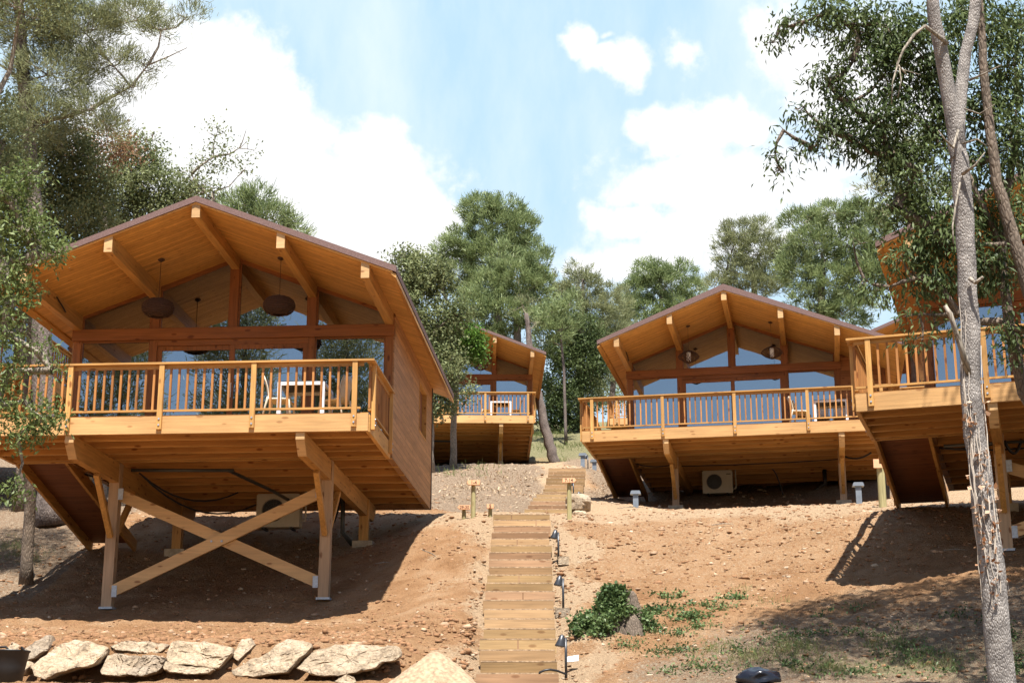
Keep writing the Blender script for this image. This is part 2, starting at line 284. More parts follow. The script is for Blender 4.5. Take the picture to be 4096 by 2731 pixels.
SAND=plain('sand_heap',(.335,.235,.148),.95,0,.35,18,1.)
BAG=plain('black_bin_liner',(.012,.013,.02),.22)

# ------------------------------------------------------------------ object helpers
COL=scn.collection
def tag(o,label=None,cat=None,group=None,kind=None):
    for k,v in (('label',label),('category',cat),('group',group),('kind',kind)):
        if v: o[k]=v
    return o
def empty(name,loc,rz=0,label=None,cat=None,group=None):
    o=bpy.data.objects.new(name,None); COL.objects.link(o); o.location=loc; o.rotation_euler=(0,0,rz); o.empty_display_size=.2
    return tag(o,label,cat,group)
class MB:
    def __init__(s): s.v=[]; s.f=[]; s.m=[]
    def add(s,vs,fs,mi=0):
        b=len(s.v); s.v+= [tuple(v) for v in vs]; s.f+= [tuple(i+b for i in f) for f in fs]; s.m+= [mi]*len(fs); return s
    def box(s,x0,x1,y0,y1,z0,z1,mi=0):
        vs=[(x,y,z) for z in (z0,z1) for y in (y0,y1) for x in (x0,x1)]
        return s.add(vs,[(0,2,3,1),(4,5,7,6),(0,1,5,4),(2,6,7,3),(0,4,6,2),(1,3,7,5)],mi)
    def bar(s,p0,p1,w,h,up=(0,0,1),mi=0):
        "beam from p0 to p1; w across, h along up"
        p0=Vector(p0);p1=Vector(p1);d=(p1-p0).normalized(); u=Vector(up); sx=d.cross(u).normalized(); uu=sx.cross(d).normalized()
        vs=[]
        for p in (p0,p1):
            for a,b in ((-1,-1),(1,-1),(1,1),(-1,1)): vs.append(p+sx*(a*w/2)+uu*(b*h/2))
        return s.add(vs,[(0,1,2,3),(7,6,5,4),(0,4,5,1),(1,5,6,2),(2,6,7,3),(3,7,4,0)],mi)
    def prism(s,poly,axis,a,b,mi=0):
        "poly of 2D points in the plane normal to axis, extruded a..b"
        n=len(poly)
        def P(p,t):
            if axis==0: return (t,p[0],p[1])
            if axis==1: return (p[0],t,p[1])
            return (p[0],p[1],t)
        vs=[P(p,a) for p in poly]+[P(p,b) for p in poly]
        fs=[tuple(range(n)),tuple(range(2*n-1,n-1,-1))]+[(i,i+n,(i+1)%n+n,(i+1)%n) for i in range(n)]
        return s.add(vs,fs,mi)
    def tube(s,pts,rs,n=8,mi=0,cap=True):
        pts=[Vector(p) for p in pts]
        if isinstance(rs,(int,float)): rs=[rs]*len(pts)
        base=len(s.v); ref=Vector((0,0,1)); prev=None
        for i,p in enumerate(pts):
            d=(pts[min(i+1,len(pts)-1)]-pts[max(i-1,0)]).normalized()
            if prev is None:
                a=d.orthogonal().normalized()
            else:
                a=(prev-d*prev.dot(d)).normalized()
            prev=a; b=d.cross(a)
            for k in range(n):
                t=2*math.pi*k/n; s.v.append(tuple(p+(a*math.cos(t)+b*math.sin(t))*rs[i]))
        for i in range(len(pts)-1):
            for k in range(n):
                q=base+i*n; s.f.append((q+k,q+(k+1)%n,q+n+(k+1)%n,q+n+k)); s.m.append(mi)
        if cap:
            s.f.append(tuple(base+k for k in range(n-1,-1,-1))); s.m.append(mi)
            q=base+(len(pts)-1)*n; s.f.append(tuple(q+k for k in range(n))); s.m.append(mi)
        return s
    def lathe(s,c,prof,n=16,mi=0):
        b=len(s.v)
        for r,z in prof:
            r=max(r,.0005)
            for k in range(n): s.v.append((c[0]+r*math.cos(2*math.pi*k/n),c[1]+r*math.sin(2*math.pi*k/n),c[2]+z))
        for i in range(len(prof)-1):
            for k in range(n): s.f.append((b+i*n+k,b+i*n+(k+1)%n,b+(i+1)*n+(k+1)%n,b+(i+1)*n+k)); s.m.append(mi)
        return s
    def build(s,name,mats,parent=None,smooth=False,loc=None):
        me=bpy.data.meshes.new(name); me.from_pydata(s.v,[],s.f)
        if not isinstance(mats,(list,tuple)): mats=[mats]
        for m in mats: me.materials.append(m)
        if len(mats)>1: me.polygons.foreach_set('material_index',s.m)
        if smooth: me.polygons.foreach_set('use_smooth',[True]*len(me.polygons))
        me.update(); o=bpy.data.objects.new(name,me); COL.objects.link(o)
        if parent: o.parent=parent
        if loc is not None: o.location=loc
        return o
def npmesh(name,V,Fq,mats,mi=None,parent=None,smooth=False,loc=None):
    "V (n,3); Fq (m,k) all faces of k corners"
    me=bpy.data.meshes.new(name); n=len(V); m,k=Fq.shape
    me.vertices.add(n); me.vertices.foreach_set('co',np.ascontiguousarray(V,dtype=np.float32).ravel())
    me.loops.add(m*k); me.loops.foreach_set('vertex_index',Fq.astype(np.int32).ravel())
    me.polygons.add(m); me.polygons.foreach_set('loop_start',np.arange(0,m*k,k,dtype=np.int32))
    try: me.polygons.foreach_set('loop_total',np.full(m,k,dtype=np.int32))
    except Exception: pass
    if not isinstance(mats,(list,tuple)): mats=[mats]
    for q in mats: me.materials.append(q)
    if mi is not None: me.polygons.foreach_set('material_index',mi.astype(np.int32))
    if smooth: me.polygons.foreach_set('use_smooth',np.ones(m,dtype=bool))
    me.update(calc_edges=True); me.validate()
    o=bpy.data.objects.new(name,me); COL.objects.link(o)
    if parent: o.parent=parent
    if loc is not None: o.location=loc
    return o
def share(o,parent,name=None,loc=None,rz=0):
    c=o.copy(); COL.objects.link(c); c.parent=parent
    if loc is not None: c.location=loc
    c.rotation_euler=(0,0,rz)
    return c
def copy_tree(o,parent=None):
    c=o.copy(); COL.objects.link(c)
    if parent: c.parent=parent
    for ch in [x for x in scn.objects if x.parent==o]: copy_tree(ch,c)
    return c

# ------------------------------------------------------------------ terrain
def zs(D): return 1.16+.402*(D-22.9)            # line of the long stair
ctrl=[]
def cp(px,py,D): p=at(px,py,D); ctrl.append((p.x,p.y,p.z))
for x in (-18,0,18):
    ctrl+= [(x,-6,-1.7),(x,2,-1.6),(x,10,-.7),(x,18,.45)]
for D in (21,24,27,30,32.6):
    for dx in (-.8,.95): ctrl.append((.13+dx,D,zs(D)-.04))
for t in [(100,2731,20.6),(1100,2731,20.8),(2600,2731,21.8),(3300,2731,21.3),(3950,2731,21),
  (100,2560,23.6),(700,2560,23.6),(1300,2560,23.5),(1700,2500,24.5),
  (0,2480,28.3),(700,2478,28.3),(1350,2470,28.2),(0,2430,30),(400,2436,29.6),(830,2436,29.5),(1273,2415,29.2),
  (560,2200,34.5),(1000,2195,34.3),(1480,2192,34.0),(0,2095,37),(215,2088,36.6),(1100,2075,37),(1724,2046,36.5),
  (1560,2330,29.3),(1640,2180,31.5),(1760,2070,33.2),
  (1893,2064,33.6),(2000,2064,34.2),(2280,2072,34),(2270,2070,41),(1800,2062,38),(2060,2062,41.0),
  (2350,2066,37),(2700,2041,42.3),(3000,2030,41.5),(3300,2016,40.5),(3545,2030,37.5),
  (2450,2330,29.0),(2900,2290,29.0),(3200,2320,28.0),(3560,2345,26.8),(3600,2050,31.0),(3900,2190,28.5),
  (4008,2262,26.0),(4096,2300,25.3),(3000,2500,24.8),(3500,2420,25.2),(4096,2420,23.8),
  (2350,1985,44.5),(2705,2050,45.6),(3380,2026,43.8),(2468,2021,51.0),(3500,1990,47),
  (2140,1984,47.4),(2340,1984,47.5),(2150,1884,51.5),(2360,1884,51.6),(2100,1878,60),(1800,1878,61.5),(1650,1880,61),
  (1800,1960,48),(1750,2040,38.5),(1500,1975,45),(500,2000,44),
  (2020,1874,64),(1700,1874,65),(2120,1856,69),(2220,1855,66),(2150,1725,84),(2400,1740,80),
  (3590,2045,32.6),(4000,2020,34),(4096,1985,37),(4096,1900,45),(3800,1900,52)]: cp(*t)
for x in (-30,-10,10,30): ctrl+= [(x,84,17.6+abs(x)*.02),(x,110,24),(x,150,33)]
ctrl+= [(-25,30,3.4),(-25,45,8.6),(-25,62,13),(22,30,4.9),(24,45,9.5),(22,62,13.5),(-22,22,.9),(22,21,1.2)]
ctrl+= [(5.0,52.0,9.0),(8.0,51.5,9.1),(11.0,50.9,9.2),(13.0,50.4,9.3),(6,49,8.45),(10,48.3,8.5)]
C=np.array(ctrl)
def _U(r2): return np.where(r2>1e-9,r2*np.log(np.maximum(r2,1e-9)),0)
def fit_tps():
    n=len(C); r2=((C[:,None,:2]-C[None,:,:2])**2).sum(-1); K=_U(r2)+np.eye(n)*3.0
    P=np.c_[np.ones(n),C[:,:2]]; A=np.zeros((n+3,n+3)); A[:n,:n]=K; A[:n,n:]=P; A[n:,:n]=P.T
    b=np.zeros(n+3); b[:n]=C[:,2]; return np.linalg.solve(A,b)
Wt=fit_tps()
def smooth(a,b,x): t=np.clip((x-a)/(b-a),0,1); return t*t*(3-2*t)
def gz(x,y):
    x=np.asarray(x,float); y=np.asarray(y,float); sh=x.shape; x=x.ravel(); y=y.ravel()
    xc=np.clip(x,-30,30); yc=np.clip(y,-6,150); out=np.empty(len(x))
    for i in range(0,len(x),20000):
        X=xc[i:i+20000];Y=yc[i:i+20000]
        r2=(X[:,None]-C[None,:,0])**2+(Y[:,None]-C[None,:,1])**2
        out[i:i+20000]=_U(r2)@Wt[:len(C)]+Wt[-3]+Wt[-2]*X+Wt[-1]*Y
    out=out+np.clip(y-150,0,None)*.02
    wx=smooth(1.3,2.4,-x)*(1-smooth(11,14,-x))*smooth(17,20,y)*(1-smooth(25.5,28.2,y))
    tg=.0497*np.minimum(y,22.3)+smooth(22.45,23.3,y)*.62+np.clip(y-23.3,0,None)*.16
    out=out*(1-wx)+tg*wx
    return out.reshape(sh)
def g1(x,y): return float(gz(np.array([x]),np.array([y]))[0])
def hit(px,py,d0=19,d1=120):
    Ds=np.linspace(d0,d1,1200); a=(px-2048)/F_PX; b=(1365.5-py)/F_PX; y=CP-b*SP; z=SP+b*CP
    X=a*Ds/y; Z=z*Ds/y; G=gz(X,Ds); k=np.argmax(G>Z)
    if G[k]<=Z[k]: k=len(Ds)-1
    return Vector((X[k],Ds[k],G[k]))
def hitd(dx,dy,*a): return hit(dx*4096/2352,dy*4096/2352,*a)
def build_ground():
    xs=np.concatenate([np.linspace(-300,-30,28)[:-1],np.linspace(-30,-13,60)[:-1],np.linspace(-13,13,330),np.linspace(13,30,60)[1:],np.linspace(30,300,28)[1:]])
    ys=np.concatenate([np.linspace(-200,-8,20)[:-1],np.linspace(-8,20,60)[:-1],np.linspace(20,34,215)[:-1],np.linspace(34,54,170)[:-1],np.linspace(54,90,120)[:-1],np.linspace(90,160,40)[:-1],np.linspace(160,900,30)])
    X,Y=np.meshgrid(xs,ys); Z=gz(X,Y)
    amp=smooth(17,21,Y)
    n=vnoise(X,Y,31,7,3,.7)*.10+vnoise(X,Y,0,.9,3)*.17+vnoise(X,Y,3,4.5,4,.6)*.085+np.maximum(0,vnoise(X,Y,9,9,3))*.09
    st=np.minimum(smooth(.5,.95,np.abs(X-.13)),1); st=np.where(Y>33,1,st)
    sandy=np.zeros_like(X)
    Z=Z+n*amp*(.25+.75*st)-.12*(1-st)*(Y<33)
    V=np.stack([X,Y,Z],-1).reshape(-1,3)
    ny,nx=X.shape; i=np.arange(ny-1)[:,None]*nx+np.arange(nx-1)[None,:]
    Fq=np.stack([i,i+1,i+nx+1,i+nx],-1).reshape(-1,4)
    o=npmesh('ground',V,Fq,SOIL,smooth=True); tag(o,kind='structure')
    # colour zones by place: sand / litter / grass
    nn=vnoise(X,Y,21,.45,4)
    sx=np.abs(X-.13)
    e2=vnoise(X,Y,77,1.3,4)
    sand=np.clip(.95-(sx-.6)*(1.0+.5*(X<0)*0)+e2*2.6+.35*smooth(24,32,Y)*(X>0),0,.9)*(sx<3.2)*(Y<34.5)
    sand=np.maximum(sand,smooth(31.5+nn*5,36,Y)*(X>1.0)*(1-smooth(44,46,Y)))
    sand=np.maximum(sand,(1-smooth(1.2,2.2,np.abs(X-.9)))*(Y>33)*(Y<58)*.9)
    sand=np.maximum(sand,smooth(31.8,33.5,Y+nn)*(1-smooth(36,38.5,Y))*(X>-4)*(X<2.5)*.95)
    sand=np.maximum(sand,smooth(51,53,Y)*(1-smooth(66,72,Y))*(X>1.0+nn)*(X<8))
    sand=np.maximum(sand,smooth(30,33,Y)*(X>5.5)*(Y<44)*.8)
    sand=np.maximum(sand,.38*smooth(25,30,Y)*(X>1)*(Y<36))
    lit=smooth(36.0,41,Y+nn*5)*(1-smooth(.4,1.4,X+nn*3))*.85
    lit=np.maximum(lit,smooth(45,48,Y)*smooth(1.6,3,X+nn*3)*.9)
    lit=np.maximum(lit,(1-smooth(23.0,26.2,Y+nn*4))*smooth(1.0,3.2,X+nn*4)*.75)
    lit=np.maximum(lit,smooth(29.5,31,Y)*(X<-9.5)*.7)
    gr=smooth(66,74,Y+nn*6)*.9
    gr=np.maximum(gr,((Y>60.5)*(Y<62.5)*(X<1)*.75))
    gr=np.maximum(gr,(1-smooth(22.0,25.5,Y+nn*4))*smooth(1.6,3.4,X+nn*3)*np.clip(.25+nn*2.2,0,.6))
    cols=np.stack([sand,lit,gr,np.ones_like(X)],-1).reshape(-1,4).astype(np.float32)
    ca=o.data.color_attributes.new('zone','FLOAT_COLOR','POINT'); ca.data.foreach_set('color',cols.ravel())
    return o
build_ground()
#@@OBJECTS
# ------------------------------------------------------------------ chalets
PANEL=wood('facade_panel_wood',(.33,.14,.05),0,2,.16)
Dk,RR0,Wd,Ee,YF,YR,YW=2.593,3.18,3.233,3.695,-3.12,6.757,6.256
ZT,ZS,MS,ZB0,ZB1,HR,HF,HB=3.99,3.855,.3847,2.145,2.372,.978,.313,.284
R1,R2,LXX=1.583,3.132,-4.238
def soff(x): return ZS-abs(x)*MS
def chalet(label,tx,ty,tz,yaw,posts,sp,beams,deep=True,xbrace=False,ramp=True,ztop=0.0,ext=0.0):
    rt=empty('chalet',(tx,ty,tz),-yaw,label,'chalet','timber chalets on the hillside')
    c,s=math.cos(yaw),math.sin(yaw)
    def gl(x,y): return g1(tx+x*c+y*s,ty-x*s+y*c)-tz      # local ground height
    # roof: brown covering with thickness
    m=MB(); t=.115; e=Ee
    eR=e+ext; Rr=RR0+ext
    prof=[(-e,ZT-e*MS),(0,ZT+ztop),(eR,ZT-eR*MS),(eR,ZT-eR*MS-t),(0,ZS+.02),(-e,ZT-e*MS-t)]
    m.prism(prof,1,YF,YR)
    m.build('roof',ROOFM,rt)
    rf=[o for o in scn.objects if o.parent==rt and o.name.startswith('roof')][0]
    # soffit lining (inset, below covering)
    for sg in (-1,1):
        Wx=Wd+(ext if sg>0 else 0); ex=e+(ext if sg>0 else 0); m=MB(); x0,x1=0,sg*(ex-.07)
        m.prism([(x0,ZS+.018),(x1,soff(x1)+.018),(x1,soff(x1)-.012),(x0,ZS-.012)],1,YF+.03,0)
        m.prism([(x0,ZS+.018),(x1,soff(x1)+.018),(x1,soff(x1)-.012),(x0,ZS-.012)],1,YW+.02,YR-.03)
        a,b=sg*(Wx+.002),x1
        m.prism([(a,soff(a)+.018),(b,soff(b)+.018),(b,soff(b)-.012),(a,soff(a)-.012)],1,0,YW+.02)
        m.build('soffit',SOFF,rt)
        m=MB(); x1=sg*ex
        m.prism([(x1-sg*.10,soff(x1)+.03),(x1-sg*.004,soff(x1)-.01),(x1-sg*.004,soff(x1)-.085),(x1-sg*.10,soff(x1-sg*.1)-.045)],1,YF+.028,YR-.01)
        m.build('eave_board',WY,rt)
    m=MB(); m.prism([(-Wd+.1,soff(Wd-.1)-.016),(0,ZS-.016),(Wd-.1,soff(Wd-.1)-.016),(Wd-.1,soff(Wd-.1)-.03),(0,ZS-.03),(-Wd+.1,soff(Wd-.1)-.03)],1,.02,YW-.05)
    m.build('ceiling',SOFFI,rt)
    for x in (0,-R1,R1,-R2,R2):
        zt=soff(x)+.04 if x==0 else soff(x)+.05; zb=soff(x)-.285 if x else ZS-.27
        w=.075
        MB().box(x-w,x+w,YF+.045,YF+.052,zb+.001,zt-.03).build('beam_end_cap',LX_,MB().box(x-w+.001,x+w-.001,YF+.052,YW-.3,zb,zt).build('roof_beam',WY,rt))
    # corner posts and mullions, tie beam
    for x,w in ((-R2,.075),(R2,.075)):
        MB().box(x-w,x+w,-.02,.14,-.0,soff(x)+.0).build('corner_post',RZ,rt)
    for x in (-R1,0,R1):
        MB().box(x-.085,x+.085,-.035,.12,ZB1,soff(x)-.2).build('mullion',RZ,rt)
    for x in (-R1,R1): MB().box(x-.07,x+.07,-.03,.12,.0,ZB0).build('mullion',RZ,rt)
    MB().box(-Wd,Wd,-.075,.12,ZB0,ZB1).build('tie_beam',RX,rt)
    for sg in (-1,1):
        m=MB(); m.prism([(sg*.0,ZS-.012),(sg*Wd,soff(Wd)-.012),(sg*Wd,soff(Wd)-.075),(sg*.0,ZS-.075)],1,-.012,.10); m.build('rake_trim',RX,rt)
    if ext:
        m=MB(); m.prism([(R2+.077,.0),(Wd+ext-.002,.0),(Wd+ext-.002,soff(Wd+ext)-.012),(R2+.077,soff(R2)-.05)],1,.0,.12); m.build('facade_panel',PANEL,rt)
        MB().box(Wd+ext-.11,Wd+ext+.004,-.02,-.001,0,soff(Wd+ext)-.013).build('corner_post',RZ,rt)
    # upper glazing
    def win(poly,frame=.03):
        m=MB(); n=len(poly); cx=sum(p[0] for p in poly)/n; cz=sum(p[1] for p in poly)/n
        inn=[]
        for p in poly:
            dx,dz=p[0]-cx,p[1]-cz; inn.append((p[0]-math.copysign(frame,dx),p[1]-math.copysign(frame,dz)))
        for i in range(n):
            j=(i+1)%n; m.prism([poly[i],poly[j],inn[j],inn[i]],1,.0,.07)
        w=m.build('window',RX,rt)
        MB().prism(inn,1,.03,.045).build('glass_pane',GLASS,w)
    for a,b in ((-R2+.075,-R1-.085),(-R1+.085,-.085),(.085,R1-.085),(R1+.085,R2-.075)):
        win([(a,ZB1+.002),(b,ZB1+.002),(b,soff(b)-.077),(a,soff(a)-.077)])
    win([(-R2+.075,.02),(-R1-.07,.02),(-R1-.07,ZB0-.002),(-R2+.075,ZB0-.002)]); win([(R1+.07,.02),(R2-.075,.02),(R2-.075,ZB0-.002),(R1+.07,ZB0-.002)])
    # sliding doors
    for k,(a,b,y) in enumerate(((-R1+.07,.035,.02),(-.035,R1-.07,-.015))):
        m=MB(); f=.075
        m.box(a,a+f+.02,y,y+.055,.03,ZB0-.12); m.box(b-f-.02,b,y,y+.055,.03,ZB0-.12); m.box(a+f+.02,b-f-.02,y+.002,y+.053,ZB0-.21,ZB0-.12); m.box(a+f+.02,b-f-.02,y+.002,y+.053,.03,.11)
        dr=m.build('sliding_door',RZ,rt)
        MB().box(a+f,b-f,y+.02,y+.032,.10,ZB0-.2).build('glass_pane',GLASS,dr)
        if k==1: MB().box(-.012,.022,y-.035,y-.002,.95,1.25).build('door_handle',WHITE,dr)
    MB().box(-R1+.07,R1-.07,-.02,.09,ZB0-.118,ZB0-.002).build('door_header',RX,rt)
    # walls
    wy0,wy1,wz0,wz1=3.9,5.15,1.08,2.2
    for sg in (-1,1):
        Wx=Wd+(ext if sg>0 else 0); x0,x1=sg*(Wx-.12),sg*Wx; xa,xb=min(x0,x1),max(x0,x1); zt=soff(Wx)+.0
        m=MB()
        m.box(xa,xb,0.0,wy0,-HB,zt); m.box(xa,xb,wy1,YW,-HB,zt); m.box(xa,xb,wy0,wy1,-HB,wz0); m.box(xa,xb,wy0,wy1,wz1,zt)
        wl=m.build('side_wall',SIDING,rt)
        m=MB(); q=sg*(Wx+.012); 
        a0,a1=min(x0,q),max(x0,q)
        m.box(a0+.01,a1,wy0,wy0+.035,wz0,wz1);m.box(a0+.01,a1,wy1-.035,wy1,wz0,wz1);m.box(a0+.01,a1,wy0+.035,wy1-.035,wz0,wz0+.04);m.box(a0+.01,a1,wy0+.035,wy1-.035,wz1-.03,wz1)
        wf=m.build('side_window',WY,rt); MB().box(sg*(Wx-.10)-.01,sg*(Wx-.10)+.01,wy0+.02,wy1-.02,wz0+.02,wz1-.02).build('window_shutter',SID_D,wf)
        MB().box(sg*(Wx+.002)-.012,sg*(Wx+.002)+.012,YW-.001,YW+.03,-HB,zt).build('corner_trim',DGREY,rt)
    m=MB(); m.prism([(-Wd,-HB),(Wd+ext,-HB),(Wd+ext,soff(Wd+ext)-.0),(0,ZS),(-Wd,soff(Wd)-.0)],1,YW-.12,YW); m.build('rear_wall',SIDING,rt)
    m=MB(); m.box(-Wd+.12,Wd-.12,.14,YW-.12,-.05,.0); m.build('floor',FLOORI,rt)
    m=MB(); m.box(-Wd+.13,Wd-.13,3.2,3.26,.0,2.3); m.build('partition_wall',PLAST,rt)
    # deck boards with gaps, fascia, joists
    m=MB(); x=LXX+.03
    while x<Rr-.02: m.box(x,min(x+.1385,Rr),-Dk+.045,-.02 if x>-Wd-.1 else .0,-.03,-.002); x+=.1415
    m.build('decking',DECKW,rt)
    MB().box(LXX,Rr,-Dk-.04,-Dk+.04,-HF,.0).build('deck_fascia',FASC,rt)
    MB().box(LXX+.001,Rr-.001,-Dk-.012,-Dk+.03,.0001,.022).build('deck_edge_strip',WX,rt)
    MB().box(Rr-.05,Rr+.02,-Dk+.041,-.03,-HF-.002,-.003).build('deck_side_beam',WY,rt)
    MB().box(LXX-.02,LXX+.05,-Dk+.041,.04,-HF-.002,-.003).build('deck_side_beam',WY,rt)
    for k in range(1,5):
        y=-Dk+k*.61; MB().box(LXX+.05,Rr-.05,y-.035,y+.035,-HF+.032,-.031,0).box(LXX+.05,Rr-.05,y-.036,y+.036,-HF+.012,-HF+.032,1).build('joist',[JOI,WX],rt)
    if deep:
        MB().box(-Wd+.02,Wd+ext-.02,0.02,YW-.125,-.13,-.055).build('floor_underside',JOI,rt)
        for k in range(8):
            y=.06+k*.87; 
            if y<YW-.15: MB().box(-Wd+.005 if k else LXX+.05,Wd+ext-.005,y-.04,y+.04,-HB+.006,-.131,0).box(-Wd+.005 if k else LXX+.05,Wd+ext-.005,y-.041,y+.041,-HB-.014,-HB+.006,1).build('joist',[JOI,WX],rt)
    # main carrying beams, posts, braces
    for bi,(bx,yr) in enumerate(beams):
        w=.08; zb=-.70
        poly=[(-Dk+.0,-HF-.001),(-Dk+.0,-HF-.13),(-Dk+.25,zb),(5.3,zb),(5.62,-HF-.15),(5.62,-HF-.001)]
        m=MB(); m.prism(poly,0,bx-w,bx+w); bm=m.build('carrying_beam',WY,rt)
        MB().prism([(-Dk-.004,-HF-.003),(-Dk-.004,-HF-.131),(-Dk+.246,zb-.002),(-Dk+.25,zb-.001),(-Dk+.001,-HF-.13),(-Dk+.001,-HF-.003)],0,bx-w+.001,bx+w-.001).build('beam_end_cap',LX_,bm)
        for (py_,f) in ((0.12,0),(4.55,1)):
            g=gl(bx,py_)
            if -HF-g<.5: continue
            pw=.1
            pst=MB().box(bx-pw,bx+pw,py_-pw,py_+pw,g-.02+.05,-HF-.002).build('stilt_post',GREYP if f==0 else WZ,rt)
            MB().box(bx-pw-.03,bx+pw+.03,py_-pw-.03,py_+pw+.03,g-.01,g+.03).build('base_plate',GALV,pst)
            if f==1 or tz>8: MB().box(bx-.22,bx+.22,py_-.22,py_+.22,g-.25,g+.12 if tz>8 else g+.1).build('concrete_footing',CONC,pst)
            zl=max(-1.75,g+.35)
            for sy in ((-1,1) if f==0 and xbrace else ((-1,) if f==0 else ())):
                y1=py_+sy*(-.25 if False else pw+.02); y2=py_+sy*min(1.15,(zb-zl)*-1.05+.0) if False else py_+sy*(1.15 if zl<-1.5 else .75)
                MB().bar((bx,y1,zl),(bx,y2,zb-.03),.10,.10,up=(0,1,0)).build('knee_brace',WZ,rt)
    if xbrace:
        (xa,_),(xb,_)=beams[:2]; ga,gb=gl(xa,.12),gl(xb,.12); z1=-.93; z0a,z0b=ga+.32,gb+.32
        y=-.03
        br=MB().bar((xa+.1,.03,z0a),(xb-.1,.03,z1),.07,.22,up=(0,0,1)).build('cross_brace',LX_,rt)
        b2=MB().bar((xa+.1,.11,z1),(xb-.1,.11,z0b),.06,.22,up=(0,0,1)).build('cross_brace',LX_,rt)
        for (xx,zz,p) in ((xa+.15,z0a,br),(xa+.15,z1,b2),(xb-.15,z0b,b2),(xb-.15,z1,br)):
            MB().box(xx-.05,xx+.05,-.014,-.006,zz-.11,zz+.11).build('steel_bracket',GALV,p)
        mid=(xa+xb)/2
        for q in (-.1,.1): MB().tube([(mid+q,-.012,(z0a+z1)/2),(mid+q,-.024,(z0a+z1)/2)],.022,10).build('bolt',GALV,br)
    # railing
    rl=MB(); o=.10
    y=-Dk-.03
    rl.box(LXX-o,Rr+o,y-.09,y+.05,HR-.035,HR,0); rl.box(Rr-.05,Rr+o,y+.05,-.10,HR-.035,HR,1); rl.box(LXX-o,LXX+.05,y+.05,.05,HR-.035,HR,1)
    rl.box(LXX+.02,Rr-.1,y-.005,y+.035,HR-.105,HR-.036,0)
    rl.box(LXX+.02,Rr-.14,y-.02,y+.03,.085,.12,0)
    rl.box(Rr-.03,Rr+.02,y+.12,-.14,HR-.105,HR-.036,1); rl.box(Rr-.03,Rr+.02,y+.12,-.14,.085,.12,1)
    rl.box(LXX-.02,LXX+.03,y+.12,.0,HR-.105,HR-.036,1); rl.box(LXX-.02,LXX+.03,y+.12,.0,.085,.12,1)
    R=rl.build('railing',[WX,WY],rt)
    def rpost(x,y,side=0):
        m=MB(); zb=-.245
        if side==0:
            m.box(x-.045,x+.045,y-.065,y,zb,HR-.036,0)
            for z in (-.06,-.17): m.lathe((0,0,0),[(0,0)],3) if False else m.tube([(x,y-.064,z),(x,y-.078,z)],.017,8,1)
        else:
            m.box(x,x+.065*side,y-.045,y+.045,zb,HR-.036,0) if side>0 else m.box(x+.065*side,x,y-.045,y+.045,zb,HR-.036,0)
            for z in (-.06,-.17): m.tube([(x+side*.064,y,z),(x+side*.078,y,z)],.017,8,1)
        return m.build('railing_post',[WZ,GALV],R)
    yy=-Dk-.041
    for x in posts: rpost(x,yy)
    for y_ in (-Dk+.22,-.22): rpost(Rr+.021,y_,1)
    for y_ in (-Dk+.22,-.22): rpost(LXX-.021,y_,-1)
    bal=MB().box(-.019,.019,-.019,.019,.121,HR-.106).build('baluster',BAL,R,loc=(99,0,0))
    first=[True]
    def baluster(x,y):
        if first[0]: bal.location=(x,y,0); first[0]=False; return
        share(bal,R,loc=(x,y,0))
    allx=sorted(posts); x=allx[-1]
    k=1
    while x-k*sp>LXX+.12:
        q=x-k*sp; k+=1
        if min(abs(q-p) for p in posts)<.07: continue
        baluster(q,-Dk-.025)
    if Rr-.2-x>sp: baluster(x+sp,-Dk-.025)
    for k in range(1,14):
        y_=-Dk+.22+k*sp
        if y_<-.28:
            baluster(Rr-.005,y_); baluster(LXX+.005,y_)
    baluster(Rr-.005,-Dk+.1); baluster(LXX+.005,-Dk+.1)
    # side ramp going down to the rear
    if ramp:
        x0,x1=LXX,LXX+1.06; ya,yb=.05,4.75; zA=-.04; zB=max(gl((x0+x1)/2,yb)+.2,-1.15); 
        sl_=(zB-zA)/(yb-ya)
        m=MB()
        m.prism([(ya,zA-.02),(yb,zB-.02),(yb,zB-.05),(ya,zA-.05)],0,x0+.06,x1-.06); m.build('ramp_boards',SIDING_D,rt)
        for xs in (x0,x1-.06):
            MB().prism([(ya,zA),(yb,zB),(yb,zB-.26),(ya,zA-.26)],0,xs,xs+.06).build('ramp_stringer',WY,rt)
        m=MB(); m.prism([(ya,zA+HR),(yb,zB+HR),(yb,zB+HR-.035),(ya,zA+HR-.035)],0,x0-.07,x0+.06); m.prism([(ya,zA+.12),(yb,zB+.12),(yb,zB+.085),(ya,zA+.085)],0,x0,x0+.04)
        for k in range(4):
            y_=ya+.1+k*1.4; m.box(x0-.05,x0-.001,y_-.045,y_+.045,zA+sl_*(y_-ya)-.2,zA+sl_*(y_-ya)+HR-.036)
        m.build('ramp_railing',WY,rt)
    return rt,gl
SID_D=wood('dark_shutter_wood',(.22,.09,.04),1)
SIDING_D=wood('ramp_underside_boards',(.22,.085,.035),0,1,.12)

